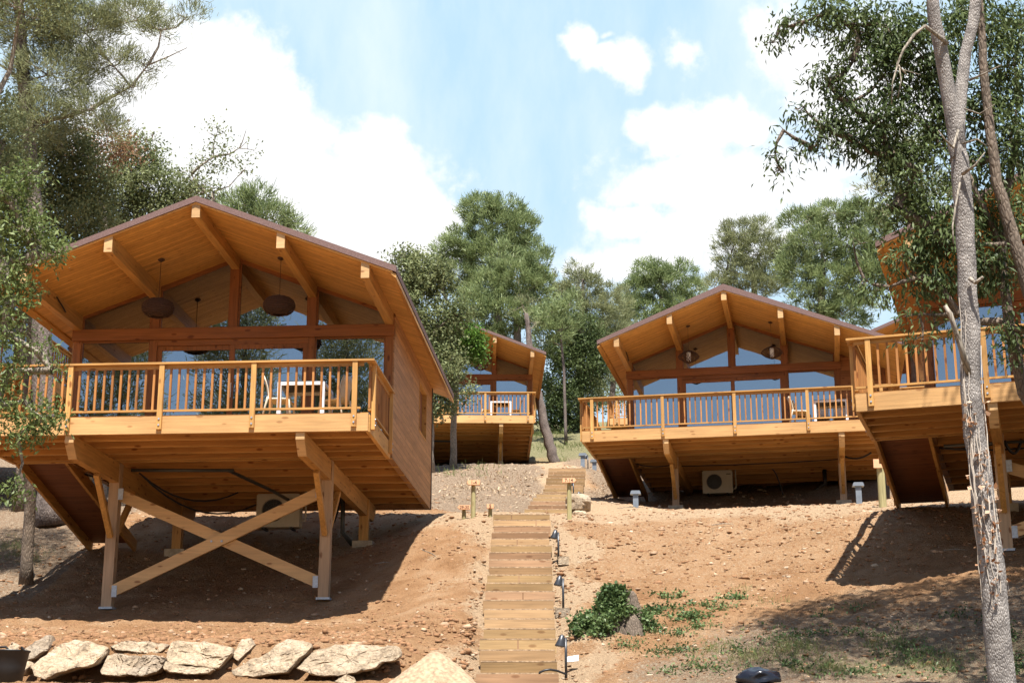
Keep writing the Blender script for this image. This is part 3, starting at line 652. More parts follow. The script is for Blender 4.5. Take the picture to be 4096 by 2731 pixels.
HA=dict(tx=-5.536,ty=29.403,tz=6.0065,yaw=.0679)
HB_=dict(tx=6.699,ty=45.387,tz=9.328,yaw=.1983)
HC=dict(tx=-2.349,ty=64.113,tz=13.816,yaw=-.0183)
HD=dict(tx=10.783,ty=26.969,tz=6.184,yaw=.3277)
def sub(d,n,p0,cnt): return [p0+(-1 if d<0 else 1)*i*n for i in range(cnt)]
rA,glA=chalet('large timber chalet nearest the camera on the left, raised on stilts with crossed braces',**HA,posts=[2.934,1.11,-.562,-2.234,-3.906],sp=.152,beams=[(-2.2,5),(1.97,5)],xbrace=True)
rB,glB=chalet('timber chalet on the sandy mound right of the steps, its whole gable in view',**HB_,posts=[-3.935,-1.888,.16,2.207,4.25],sp=.1575,beams=[(-1.83,5),(3.1,5)],ztop=.07,ext=1.3)
rC,glC=chalet('distant timber chalet above the brown bank, half hidden by the oak left of the steps',**HC,posts=[2.958,1.208,-.542,-2.29,-4.0],sp=.159,beams=[(1.86,5),(-2.2,5)])
rD,glD=chalet('timber chalet close on the right, partly behind the grey tree trunk',**HD,posts=[-3.975,-2.061,-.147,1.767],sp=.1595,beams=[(-2.0,5),(2.1,5)],xbrace=True)
rE,glE=chalet('small distant chalet whose deck corner shows left of the chalet on the mound',tx=9.2,ty=74.0,tz=16.0,yaw=.12,posts=[-3.9,-1.9,.1,2.1],sp=.16,beams=[(-2,5),(2.1,5)])
rF,glF=chalet('timber chalet glimpsed uphill between the two right-hand chalets',tx=15.6,ty=52.5,tz=11.3,yaw=.26,posts=[-3.9,-1.9,.1,2.1],sp=.16,beams=[(-2,5),(2.1,5)],ramp=False)
rG,glG=chalet('shaded chalet at the far left behind the thick pine trunk',tx=-15.6,ty=42.5,tz=10.2,yaw=.10,posts=[-3.9,-1.9,.1,2.1],sp=.16,beams=[(-2,5),(2.1,5)],ramp=False)

def loc2w(h,x,y,z):
    c,s=math.cos(h['yaw']),math.sin(h['yaw']); return Vector((h['tx']+x*c+y*s,h['ty']-x*s+y*c,h['tz']+z))
def local_root(name,h,x,y,z,rz,label,cat,group=None):
    p=loc2w(h,x,y,z); return empty(name,p,-h['yaw']+rz,label,cat,group)
# pendant lamps
random.seed(3)
def wicker_lamp(h,x,y,zc,label):
    rt=local_root('pendant_lamp',h,x,y,soff(x)-.012,0,label,'lamp','pendant lamps under the chalet eaves')
    top=0; zc=zc-(soff(x)-.012)
    MB().lathe((0,0,0),[(.0,.0),(.07,-.002),(.07,-.02),(.03,-.05),(0,-.052)],14).build('ceiling_rose',WICK,rt)
    MB().tube([(0,0,-.05),(0,0,zc+.1)],.006,5).build('cord',WICK,rt)
    m=MB(); rx,rz_=.30,.165
    for k in range(15):
        t=-math.pi/2+math.pi*(k+.5)/15*.97+.03; r=rx*max(.25,math.cos(t))**.6; z=zc+rz_*math.sin(t)
        pts=[(r*(1+random.uniform(-.02,.02))*math.cos(a),r*math.sin(a),z+random.uniform(-.008,.008)) for a in [2*math.pi*i/22 for i in range(23)]]
        m.tube(pts,.013,5)
    m.lathe((0,0,0),[(.02,zc-.13),(rx*.55,zc-.135),(rx*.9,zc-.05),(rx*.9,zc+.05),(rx*.5,zc+.14),(.01,zc+.15)],20)
    m.build('wicker_shade',WICK,rt)
def woven_lamp(h,x,y,zc,label):
    rt=local_root('pendant_lamp',h,x,y,soff(x)-.012,0,label,'lamp','pendant lamps under the chalet eaves')
    zc=zc-(soff(x)-.012)
    MB().lathe((0,0,0),[(.0,.0),(.075,-.002),(.075,-.02),(.03,-.05),(0,-.052)],14).build('ceiling_rose',WICK,rt)
    MB().tube([(0,0,-.05),(0,0,zc+.15)],.005,5).build('cord',WICK,rt)
    m=MB()
    for k in range(60):
        a0=random.uniform(0,6.28); da=random.uniform(-1.6,1.6); pts=[]
        for i in range(9):
            t=-1+2*i/8; r=.30*max(0,1-abs(t)**1.7)+.02; a=a0+da*t; pts.append((r*math.cos(a),r*math.sin(a),zc+t*.2*(1-.0)))
        m.tube(pts,.0055,4)
    m.build('woven_shade',WICK,rt)
    MB().lathe((0,0,0),[(.0,zc-.145),(.062,zc-.145),(.062,zc+.13),(0,zc+.13)],14).build('inner_cylinder',LAMPW,rt)
wicker_lamp(HA,-1.14,-1.3,2.42,'round brown wicker lamp hanging left in the gable of the nearest left chalet')
wicker_lamp(HA,1.2,-1.3,2.42,'round brown wicker lamp hanging right of centre in the nearest left chalet')
woven_lamp(HB_,-1.2,-1.3,2.42,'open woven lamp hanging on the left side of the chalet on the mound')
woven_lamp(HB_,1.25,-1.3,2.42,'open woven lamp hanging on the right side of the chalet on the mound')
woven_lamp(HC,1.0,-1.3,2.42,'woven lamp with a white core under the distant chalet gable beside the oak')
woven_lamp(HC,-1.1,-1.3,2.42,'woven lamp of the distant chalet mostly behind the oak leaves')

# deck furniture
def table(h,x,y,label,rz=0,w=.86,d=.86):
    rt=local_root('deck_table',h,x,y,.0,rz,label,'table','white metal deck tables')
    m=MB(); m.box(-w/2,w/2,-d/2,d/2,.715,.73,1); 
    m.box(-w/2-.003,w/2+.003,-d/2-.003,-d/2+.04,.655,.716,0);m.box(-w/2-.003,w/2+.003,d/2-.04,d/2+.003,.655,.716,0);m.box(-w/2-.002,-w/2+.04,-d/2+.04,d/2-.04,.655,.716,0);m.box(w/2-.04,w/2+.002,-d/2+.04,d/2-.04,.655,.716,0)
    m.build('table_top',[WHITE,DGREY],rt)
    for sx in (-1,1):
        for sy in (-1,1):
            cx,cy=sx*(w/2-.033),sy*(d/2-.033); MB().box(cx-.035,cx+.035,cy-.035,cy+.035,0,.654).build('leg',WHITE,rt)
def chair(h,x,y,rz,label):
    "faces local +x before rotation"
    rt=local_root('deck_chair',h,x,y,0,rz,label,'chair','beige plastic deck chairs')
    m=MB(); n=8
    # seat shell
    vs=[];fs=[]
    prof=[(.22,.43),(.1,.445),(-.05,.44),(-.17,.45),(-.215,.52),(-.235,.64),(-.27,.76),(-.315,.87)]
    hw=[.20,.21,.215,.21,.19,.19,.20,.19]
    for i,(px_,pz_) in enumerate(prof):
        for k in range(n+1):
            t=-1+2*k/n; curve=.03*t*t if i>3 else -.012*(1-t*t)
            vs.append((px_+(curve*1.6 if i>3 else 0),t*hw[i],pz_+(.0 if i>3 else curve)))
    q=len(vs)
    for i in range(len(prof)):
        for k in range(n+1):
            v=vs[i*(n+1)+k]; off=(-.016,0,-.004) if i>3 else (0,0,-.018); vs.append((v[0]+off[0],v[1],v[2]+off[2]))
    W=n+1
    for i in range(len(prof)-1):
        for k in range(n):
            a=i*W+k; fs.append((a,a+1,a+W+1,a+W)); fs.append((q+a,q+a+W,q+a+W+1,q+a+1))
    for i in range(len(prof)-1):
        for k in (0,n):
            a=i*W+k; fs.append((a,a+W,q+a+W,q+a))
    for k in range(n):
        a=k; fs.append((a,q+a,q+a+1,a+1)); a=(len(prof)-1)*W+k; fs.append((a,a+1,q+a+1,q+a))
    m.add(vs,fs); m.build('seat_shell',CREAM,rt,smooth=True)
    for sy in (-1,1):
        MB().tube([(.25,sy*.215,.0),(.215,sy*.205,.30),(.20,sy*.2,.40),(.16,sy*.2,.432)],[.016,.019,.022,.02],8).build('leg',CREAM,rt,smooth=True)
        MB().tube([(-.29,sy*.215,.0),(-.225,sy*.205,.30),(-.195,sy*.2,.42),(-.19,sy*.19,.47)],[.016,.019,.024,.02],8).build('leg',CREAM,rt,smooth=True)
        MB().tube([(.17,sy*.2,.425),(-.17,sy*.2,.43)],.018,6).build('side_rail',CREAM,rt)
table(HA,1.86,-1.72,'white framed deck table behind the railing of the nearest left chalet')
chair(HA,1.42,-1.85,0,'beige plastic chair left of the white table on the nearest left chalet deck')
chair(HA,2.42,-1.72,math.pi-.35,'beige plastic chair turned at the right end of the nearest left chalet table')
table(HB_,2.85,-1.75,'white framed deck table at the right end of the deck on the mound',w=.95)
chair(HB_,1.95,-2.0,.1,'front one of two beige chairs left of the table on the mound chalet deck')
chair(HB_,2.05,-1.45,.1,'rear one of two beige chairs left of the table on the mound chalet deck')
chair(HB_,2.6,-1.1,-math.pi/2,'beige chair behind the left half of the mound chalet table')
chair(HB_,3.12,-1.1,-math.pi/2,'beige chair behind the right half of the mound chalet table')
table(HC,1.85,-1.7,'white framed deck table on the distant chalet deck')
chair(HC,1.28,-1.6,0,'beige chair left of the table on the distant chalet deck')
chair(HC,2.45,-1.6,math.pi,'beige chair right of the table on the distant chalet deck')

# air conditioners below the floors
def aircon(h,x,y,z,label):
    rt=local_root('air_conditioner',h,x,y,z,0,label,'air conditioner','air conditioners under the chalets')
    w,d,H=.94,.34,.72
    m=MB(); 
    m.prism([(-w/2,0),(w/2,0),(w/2,H-.03),(w/2-.03,H),(-w/2+.03,H),(-w/2,H-.03)],1,-d/2,d/2); m.box(w/2-.22,w/2-.217,-d/2-.002,-d/2+.001,.02,H-.02)
    m.build('casing',ACW,rt)
    cx=-.10; cz=H/2
    f=MB(); f.tube([(cx,-d/2-.004,cz),(cx,-d/2+.02,cz)],.235,28); fan=f.build('fan_opening',DARK,rt)
    g=MB()
    for r in (.06,.11,.16,.21,.245): g.tube([(cx+r*math.cos(a),-d/2-.014,cz+r*math.sin(a)) for a in [2*math.pi*i/24 for i in range(25)]],.004,4)
    for i in range(8): a=math.pi*i/8; g.tube([(cx-.245*math.cos(a),-d/2-.012,cz-.245*math.sin(a)),(cx+.245*math.cos(a),-d/2-.012,cz+.245*math.sin(a))],.0035,4)
    g.build('fan_grille',DGREY,fan)
    MB().box(w/2-.19,w/2-.05,-d/2-.004,-d/2+.001,H-.14,H-.11).build('badge_plate',DGREY,rt)
    MB().tube([(w/2+.01,0,.15),(w/2+.08,0,.15),(w/2+.1,0,.25),(w/2+.08,.1,H+.2)],.02,6).build('pipe',PLAST,rt)
    for sx in (-1,1): MB().box(sx*.3-.03,sx*.3+.03,-d/2-.02,d/2+.02,-.04,.0).build('foot',DARK,rt)
aircon(HA,.28,3.6,-1.08,'beige air conditioner hung under the floor behind the crossed braces on the left')
pB=hit(2870,2003); 
aircon(HB_,-.72,2.6,glB(-.72,2.6)+.10,'beige air conditioner standing under the chalet on the mound')
# pipes and cables under the decks (each a thing fixed on a chalet -> child)
def pipe(rt,name,pts,r,mat=PIPE): MB().tube(pts,r,7).build(name,mat,rt,smooth=True)
pipe(rA,'drain_pipe',[(-2.05,.55,-.36),(.0,.6,-.38),(-.1,.62,-.38),(.35,2.6,-.45),(.5,3.4,-.5)],.035)
def sag(rt,p0,p1,s,r=.018,n=9):
    p0=Vector(p0);p1=Vector(p1); pipe(rt,'cable',[p0.lerp(p1,i/n)-Vector((0,0,s*4*(i/n)*(1-i/n))) for i in range(n+1)],r,DARK)
sag(rA,(-2.0,.9,-.35),(-.5,3.0,-.4),.35); sag(rA,(-2.0,.95,-.35),(-.2,3.4,-.6),.45); sag(rA,(-3.2,1.1,-.32),(-2.2,.9,-.36),.08)
pipe(rA,'waste_pipe',[(1.55,4.2,-.3),(1.55,4.2,-1.1),(1.7,4.6,-1.3)],.05)
pipe(rA,'waste_pipe',[(1.15,4.2,-.3),(1.15,4.2,-1.1)],.06)
sag(rA,(1.75,3.0,-.33),(1.35,4.2,-.9),.1,.02)
sag(rB,(-3.1,1.0,-.32),(-1.9,1.0,-.36),.08); sag(rB,(-1.8,1.5,-.34),(3.2,1.2,-.36),.03); sag(rB,(3.2,.9,-.34),(4.0,.9,-.25),.12,.03); sag(rB,(1.0,2.6,-.33),(1.3,2.7,-1.2),-.15,.02)
pipe(rB,'waste_pipe',[(2.6,3.2,-.3),(2.6,3.2,-.75),(2.2,3.4,-.95),(2.65,3.2,-1.0),(2.65,3.2,-1.6)],.07,DARK)
pipe(rC,'drain_pipe',[(-1.4,.8,-.36),(-.3,.8,-.38),(-.1,.9,-.42),(-.08,1.6,-.8),(-.05,1.8,-1.3)],.04)
sag(rD,(-3.1,1.0,-.32),(-2.1,.9,-.34),.05); sag(rD,(-3.1,1.05,-.32),(-.6,1.0,-.34),.10); sag(rD,(-1.9,.6,-.34),(-1.6,.8,-.3),.25,.03)
pipe(rD,'drain_pipe',[(-3.0,.75,-.345),(2.5,.75,-.36)],.03)
for h_,rt_ in ((HA,rA),(HB_,rB),(HC,rC)):   # cable on a left rafter
    MB().tube([(-R2+.09,-1.55,soff(R2)-.05),(-R2+.11,-1.35,soff(R2)-.13),(-R2+.1,-1.05,soff(R2)-.20)],.014,6).build('cable',DARK,rt_)
#@@P3
# ------------------------------------------------------------------ stairs
def flight(label,xc0,D0,z0,xc1,D1,z1,n,W,jit=.02):
    rt=empty('timber_steps',(xc0,D0,z0),0,label,'steps','flights of timber steps up the slope')
    rr=random.Random(n)
    dD=(D1-D0)/n; dz=(z1-z0)/n
    for i in range(n):
        x=(xc1-xc0)*i/(n-1); y=dD*i; z=dz*i; w=W/2+rr.uniform(-jit,jit); ox=rr.uniform(-jit,jit)
        stp=MB().box(x-w+ox,x+w+ox,y,y+.055,z-.03,z+dz-.022).build('step',STEP[rr.choice([0,0,1,1,2])],rt)
        MB().box(x-w+ox+.004,x+w+ox-.004,y+.001+rr.uniform(-.004,.004),y+.054,z+dz-.0215,z+dz-.002).build('gritty_edge',SAND,stp)
        MB().box(x-w+ox+.02,x+w+ox-.02,y+.056,y+dD+.02,z-.05,z+dz-.012).build('tread_fill',SAND,stp)
        if rr.random()<.35:
            q=x+rr.uniform(-.5,.5); MB().box(q-.012,q+.012,y-.003,y+.001,z+.03,z+dz-.03).build('batten_mark',STEP[2],stp)
    return rt
flight('long main flight of timber steps rising from the bottom of the picture',.07,22.2,.90,.20,32.8,5.13,21,1.17)
xL=at(2086,2066,41)[0]; xRr=at(2264,2066,41)[0]
a2=at(2175,2080,40.2); b2=at(2213,1986,43.4)
flight('short middle flight of timber steps behind the 7-14 sign',a2.x,a2.y,a2.z,b2.x+.12,b2.y,b2.z,6,1.22)
a3=at(2250,1995,47.0); b3=at(2266,1884.6,51.8)
flight('upper flight of timber steps farthest up the slope',a3.x,a3.y,a3.z,b3.x,b3.y,b3.z,8,1.22)

# ------------------------------------------------------------------ signs
def text_mesh(txt,size,mat,parent,loc,name='lettering'):
    cu=bpy.data.curves.new(name,'FONT'); cu.body=txt; cu.size=size; cu.align_x='CENTER'; cu.align_y='CENTER'; cu.extrude=.002; cu.offset=.0008
    o=bpy.data.objects.new(name,cu); COL.objects.link(o); dg=bpy.context.evaluated_depsgraph_get(); dg.update()
    me=bpy.data.meshes.new_from_object(o.evaluated_get(dg)); bpy.data.objects.remove(o)
    me.materials.clear(); me.materials.append(mat)
    t=bpy.data.objects.new(name,me); COL.objects.link(t); t.parent=parent; t.location=loc; t.rotation_euler=(math.pi/2,0,0); return t
def sign(txt,base,H,bw,bh,point,label,pr=.05,ts=.10,rz=0):
    rt=empty('sign_post',base,rz,label,'sign','orange edged direction signs on round posts')
    MB().lathe((0,0,0),[(0,-.2),(pr*1.05,-.2),(pr,H*.5),(pr*.97,H-.01),(0,H)],16).build('round_post',POSTG,rt)
    y0=-pr-.03
    zc=H-.01+bh/2-.02
    a=.045
    if point<0: poly=[(-bw/2,0),(-bw/2+a,bh/2),(bw/2,bh/2),(bw/2-.01,-bh/2),(-bw/2+a,-bh/2)]
    elif point>0: poly=[(bw/2,0),(bw/2-a,bh/2),(-bw/2+.01,bh/2-.01),(-bw/2,-bh/2),(bw/2-a,-bh/2)]
    else: poly=[(-bw/2,bh/2),(bw/2,bh/2),(bw/2-.005,-bh/2),(-bw/2+.006,-bh/2)]
    bd=MB().prism([(p[0],p[1]+zc) for p in poly],1,y0-.03,y0+.0).build('sign_board',SIGNE,rt)
    MB().prism([(p[0]*.97,p[1]*.93+zc+.004) for p in poly],1,y0-.034,y0-.0302).build('board_face',SIGNW,bd)
    text_mesh(txt,ts,INK,bd,(.01*(-point),y0-.036,zc))
def ground_at(px,py,D):
    p=at(px,py,D); return Vector((p.x,p.y,g1(p.x,p.y)))
b=at(1893,2068,33.4); sign('1-4',(b.x,b.y,b.z),.72,.30,.11,-1,'tall sign reading 1-4 pointing left beside the steps')
b=at(1856,2064,33.5); sign('29-30',(b.x,b.y,b.z),.16,.285,.10,-1,'low sign reading 29-30 left of the tall 1-4 sign',.045,.088)
b=at(1961,2071,33.3); sign('5',(b.x,b.y,b.z),.22,.155,.10,0,'low square sign reading 5 at the top of the long steps',.045,.11)
b=at(2278,2074,33.2); sign('7-14',(b.x,b.y,b.z),.80,.31,.11,1,'tall sign reading 7-14 pointing right beside the steps')
b=at(3532,2030,38); b.z=g1(b.x,b.y); 
rt=empty('sign_post',b,0,'pale round post with a small board seen beside the right chalet ramp','sign')
MB().lathe((0,0,0),[(0,-.2),(.1,-.2),(.095,1.15),(0,1.16)],16).build('round_post',POSTG,rt)
MB().box(-.20,.02,-.14,-.11,.95,1.17).build('sign_board',SIGNW,rt)

# ------------------------------------------------------------------ path lamps and bollards
def path_lamp(base,H,label,first=[None]):
    rt=empty('path_lamp',base,0,label,'lamp','dark path lamps beside the steps')
    MB().tube([(0,0,-.1),(0,0,H)],.02,10).build('pole',DGREY,rt,smooth=True)
    MB().tube([(-.0,0,H-.03),(-.05,-.005,H-.02)],.012,6).build('arm',DGREY,rt)
    hx=-.075; H-=.05
    MB().tube([(hx+.028,-.01,H+.10),(hx+.024,-.01,H+.085),(hx+.005,-.01,H+.0),(hx-.012,-.01,H-.06),(hx-.014,-.01,H-.075)],[.004,.034,.055,.072,.074],18).build('lamp_head',DGREY,rt,smooth=True)
for k,(px,py0,py1,D,lb) in enumerate([(2263,2682,2550,22.9,'dark path lamp beside the steps, lowest and nearest'),
    (2252,2433,2312,26.4,'dark path lamp standing left of the ivy stump'),
    (2233,2232,2128,29.6,'dark path lamp on a stone block beside the upper main steps')]):
    b=at(px,py1,D); bt=at(px,py0,D); g=g1(b.x,b.y)
    path_lamp(Vector((b.x,b.y,bt.z)),b.z-bt.z,lb)
for (px,pyb,pyt,D,lb) in ((2294,1983,1925,47,'dark path lamp behind the tall 7-14 sign'),(2324,2000,1972,44,'small dark path lamp right of the upper steps'),(2352,1881,1820,54,'dark path lamp at the top of the upper steps')):
    b=at(px,pyb,D); t=at(px,pyt,D); path_lamp(b,t.z-b.z,lb)
for (px,py,D,sx,lb,mt) in ((2254,2238,29.5,.2,'square tan stone block under the highest lamp of the main steps',ROCK),(2250,2445,26.3,.24,'square pale stone block under the lamp left of the stump',ROCK)):
    b=at(px,py,D); o=MB().box(-sx/2,sx/2,-.06,.1,-.1,.06).build('stone_block',mt,loc=b); tag(o,lb,'stone block','stone blocks under path lamps')
def bollard(px,pyb,pyt,D,label):
    b=at(px,pyb,D); t=at(px,pyt,D); H=t.z-b.z
    rt=empty('bollard',b,-.1,label,'bollard','grey capped bollards')
    MB().box(-.075,.075,-.06,.06,-.15,H-.12).build('post',GMET,rt)
    MB().box(-.085,.085,-.065,.065,H-.119,H-.05).build('collar',GMET,rt)
    m=MB(); m.prism([(-.15,H-.10),(-.13,H-.02),(-.11,H),(.11,H),(.13,H-.02),(.15,H-.10)],1,-.11,.11); m.build('cap',GMET,rt)
bollard(2544,2054,1963,43.2,'grey capped bollard on the sandy mound in front of the ramp')
bollard(3437,2022,1930,40.8,'grey capped bollard on the mound right of the chalet post')
bollard(2331,1856,1813,56,'distant grey bollard left of the lamp at the top of the path')
bollard(2378,1888,1838,54.5,'distant grey bollard half behind the mound chalet stringer')

# ------------------------------------------------------------------ boulders
def rock_from(poly,zs_,ox,depth,D0,label,seed=0,D1=None):
    "poly in zoom pixels -> outline given real size, a domed weathered face and depth"
    P=[(ox+p[0]/zs_,1980+p[1]/zs_) for p in poly]
    # resample
    per=[];n=len(P); L_=[math.dist(P[i],P[(i+1)%n]) for i in range(n)]; T=sum(L_); N_=56
    for k in range(N_):
        s_=T*k/N_; i=0
        while s_>L_[i]: s_-=L_[i]; i+=1
        a=P[i];b=P[(i+1)%n]; t=s_/L_[i]; per.append((a[0]+(b[0]-a[0])*t,a[1]+(b[1]-a[1])*t))
    D0+=.13
    W=[at(px,py,D0+(2715-py)/150*.55) for px,py in per]
    c=sum(W,Vector())/N_
    rings=[]
    def ring(sc,dy): return [c+(w-c)*sc+Vector((0,dy,0)) for w in W]
    for sc,dy in ((.80,depth),(.97,depth*.5),(1.0,depth*.22),(1.0,.07),(.975,.012),(.94,.0),(.86,-.01),(.76,-.015),(.64,-.02),(.52,-.02),(.4,-.022),(.27,-.022),(.14,-.022)): rings.append(ring(sc,dy))
    V=np.array([[tuple(v) for v in r] for r in rings]); R0,N0=V.shape[:2]
    A=V.reshape(-1,3)
    A=np.vstack([A,np.array([[c.x,c.y-.04,c.z]]),np.array([[c.x,c.y+depth,c.z]])])
    n1=vnoise(A[:,0]+seed,A[:,1],A[:,2],2.4,3); n2=vnoise(A[:,0],A[:,1]+seed,A[:,2],8,3)
    tilt=vnoise(np.array([seed*3.3]),np.array([1.]),0,1,1)[0]*1.2
    fac=np.round(vnoise(A[:,0]*1.0+seed,A[:,2]+A[:,0]*.5,seed,3.6,2)*7)/7
    A[:,1]+=n1*.22+np.abs(n2)*-.07+fac*.22+(A[:,0]-c.x)*tilt*.45+(A[:,2]-c.z)*.25
    A[:,0]+=n2*.05; A[:,2]+=vnoise(A[:,0],A[:,2],seed,7,3)*.07
    A-=np.array(c)[None]
    fs=[]
    for r in range(R0-1):
        for k in range(N0):
            fs.append((r*N0+k,(r+1)*N0+k,(r+1)*N0+(k+1)%N0,r*N0+(k+1)%N0))
    m=MB(); m.v=[tuple(v) for v in A]; m.f=fs; q=R0*N0
    for k in range(N0):
        m.f.append(((R0-1)*N0+k,q,(R0-1)*N0+(k+1)%N0)); m.f.append((k,(k+1)%N0,q+1))
    m.m=[0]*len(m.f)
    o=m.build('boulder',ROCK,smooth=False,loc=c); tag(o,label,'boulder','limestone boulders along the foot of the bank')
    return o
z5=2.0882
rock_from([(45,1270),(70,1240),(100,1222),(150,1250),(160,1300),(120,1330),(60,1320)],z5,0,.4,22.52,'small pale boulder just above the black bucket',1)
rock_from([(205,1290),(290,1220),(380,1170),(408,1170),(418,1240),(385,1300),(300,1360),(240,1375),(220,1330)],z5,0,.45,22.42,'leaning squarish boulder between the bucket and the broad boulder',2)
rock_from([(215,1370),(252,1410),(235,1450),(190,1500),(150,1510),(160,1420)],z5,0,.4,21.92,'narrow boulder partly behind the bucket at ground level',3)
rock_from([(250,1430),(330,1350),(430,1260),(500,1225),(600,1195),(740,1220),(895,1265),(870,1330),(810,1405),(700,1440),(520,1480),(380,1530),(280,1510),(270,1460)],z5,0,.6,21.92,'broad flat faced boulder second from the bucket, the biggest grey one',4)
rock_from([(920,1260),(1050,1208),(1180,1215),(1300,1225),(1410,1245),(1370,1290),(1290,1325),(1180,1325),(1060,1305),(960,1295)],z5,0,.5,22.52,'thin slab of stone resting on top of the brown boulder',5)
rock_from([(880,1325),(1000,1328),(1150,1335),(1160,1380),(1110,1420),(1120,1460),(1060,1490),(1000,1515),(840,1500),(830,1460)],z5,0,.5,22.02,'brownish boulder below the thin slab',6)
rock_from([(1190,1335),(1290,1335),(1380,1350),(1340,1430),(1290,1480),(1200,1510),(1060,1500),(1050,1480),(1120,1425)],z5,0,.5,21.97,'cracked brown boulder left of the cream flat topped boulder',7)
rock_from([(1440,1215),(1700,1220),(1800,1230),(1940,1270),(1945,1310),(1860,1400),(1820,1440),(1600,1420),(1450,1415),(1385,1380),(1400,1290)],z5,0,.6,22.22,'cream boulder with a wide smooth face in the middle of the row',8)
rock_from([(1385,1390),(1500,1420),(1600,1430),(1790,1445),(1740,1490),(1560,1500),(1400,1480),(1360,1440)],z5,0,.4,21.82,'low rough stone under the cream boulder',13)
rock_from([(2010,1195),(2080,1187),(2130,1240),(2100,1290),(1990,1380),(1950,1350),(1960,1290)],z5,0,.4,22.52,'small upright boulder leaning between two larger ones',9)
rock_from([(0,1390),(180,1280),(290,1190),(400,1195),(500,1225),(505,1270),(420,1350),(300,1490),(200,1500),(0,1520),(-120,1515),(-140,1480),(-80,1430)],z5,1000,.6,21.92,'grey slanted boulder left of the long cream rock',10)
rock_from([(390,1450),(470,1370),(560,1290),(700,1245),(880,1238),(1040,1240),(1240,1250),(1270,1310),(1220,1370),(1100,1395),(1060,1440),(900,1480),(750,1510),(640,1520),(510,1500)],z5,1000,.6,21.92,'long cream rock at the right end of the boulder row',11)
rock_from([(700,1560),(740,1530),(800,1505),(860,1520),(880,1560),(850,1600)],z5,1000,.3,21.32,'small pale rock at the bottom edge below the long cream rock',12)
def blob_rock(p,sx,sy,sz,label,seed,mat=ROCK):
    m=MB(); n=14; 
    A=[];fs=[]
    for i in range(9):
        for k in range(n):
            t=math.pi*(i+.5)/9; a=2*math.pi*k/n; A.append((math.sin(t)*math.cos(a),math.sin(t)*math.sin(a),math.cos(t)))
    A=np.array(A); nn=vnoise(A[:,0]+seed,A[:,1],A[:,2],1.6,3); A=A*(1+nn*.7)[:,None]; A=np.clip(A,-.85,.85)*np.array([[sx,sy,sz]])
    for i in range(8):
        for k in range(n): fs.append((i*n+k,(i+1)*n+k,(i+1)*n+(k+1)%n,i*n+(k+1)%n))
    fs.append(tuple(range(n))); fs.append(tuple(8*n+k for k in range(n-1,-1,-1)))
    m.add([tuple(v) for v in A],fs); o=m.build('boulder',mat,loc=p); tag(o,label,'boulder'); return o
b=at(2312,2012,41.0); blob_rock(b,.40,.4,.28,'pale rounded boulder behind the 7-14 sign post',3)
b=at(2318,2058,40.6); blob_rock(b,.22,.25,.12,'flat stone below the rounded boulder behind the 7-14 sign',8)
# ------------------------------------------------------------------ sand heap
def heap():
    ap=at(1735,2604,21.6); g=g1(ap.x,ap.y); n=80; k=26; V=[];F=[]
    H=ap.z-(g-.1); 
    for i in range(k):
        r=1.15*(i/(k-1)); 
        for j in range(n):
            a=2*math.pi*j/n; V.append((r*math.cos(a)*1.15,r*math.sin(a)*.9,-H*(math.sqrt(r*r+.006)-.077)/1.0))
    V=np.array(V); nn=vnoise(V[:,0],V[:,1],0,3,4); V[:,2]+=nn*.09*np.minimum(1,np.hypot(V[:,0],V[:,1])*4); V[:,2]+=vnoise(V[:,0],V[:,1],5,14,3)*.06
    for i in range(k-1):
        for j in range(n): F.append((i*n+j,(i+1)*n+j,(i+1)*n+(j+1)%n,i*n+(j+1)%n))
    o=npmesh('sand_heap',V,np.array(F),SAND,smooth=True,loc=ap); tag(o,'pale sand heap at the foot of the steps, left of the bottom step','sand heap')
heap()
# ------------------------------------------------------------------ bucket, bag, paper, hose, plank
b=at(30,2731,20.6); b.z-=.05
bk=empty('rubber_bucket',b,0,'black rubber bucket cut by the left edge of the picture','bucket')
m=MB(); m.lathe((0,0,0),[(.0,-.02),(.17,-.02),(.21,.25),(.245,.44),(.262,.455),(.262,.47),(.235,.47),(.2,.25),(.16,.02),(0,.02)],32); m.build('body',DARK,bk,smooth=True)
for s_ in (-1,1): MB().tube([(s_*.20-.0,-.16,.46),(s_*.19+.02,-.17,.50),(s_*.10+.1,-.19,.505),(s_*.1+.14,-.18,.46)],.014,7).build('handle',DARK,bk)
def bag():
    p=at(3038,2716,21.6); n=26;k=14;V=[];F=[]
    for i in range(k):
        t=math.pi*.62*i/(k-1)+.02
        for j in range(n):
            a=2*math.pi*j/n; r=.23*math.sin(t); V.append((r*math.cos(a)*1.25,r*math.sin(a),.16*math.cos(t)))
    V=np.array(V); rad=np.abs(np.sin(np.arctan2(V[:,1],V[:,0])*9+V[:,2]*9)); V[:,:2]*=(1+.08*rad+vnoise(V[:,0],V[:,1],V[:,2],9,2)*.5)[:,None]; V[:,2]+=vnoise(V[:,0],V[:,1],2,9,2)*.1
    for i in range(k-1):
        for j in range(n): F.append((i*n+j,(i+1)*n+j,(i+1)*n+(j+1)%n,i*n+(j+1)%n))
    V=np.vstack([V]);o=npmesh('bin_bag',V,np.array(F),BAG,smooth=False,loc=p); tag(o,'shiny black bin bag at the bottom edge right of the steps','bag')
bag()
p=hit(2288,2662); o=MB().add([(-.09,0,.0),(.09,.03,.02),(.1,.1,.11),(-.07,.09,.08),(-.09,.02,-.01),(.09,.05,.01),(.1,.12,.10),(-.07,.11,.07)],[(0,1,2,3),(7,6,5,4),(0,4,5,1),(2,6,7,3),(0,3,7,4),(1,5,6,2)]).build('paper_scrap',WHITE,loc=p+Vector((0,-.1,.05))); tag(o,'scrap of white paper beside the lowest path lamp','paper')
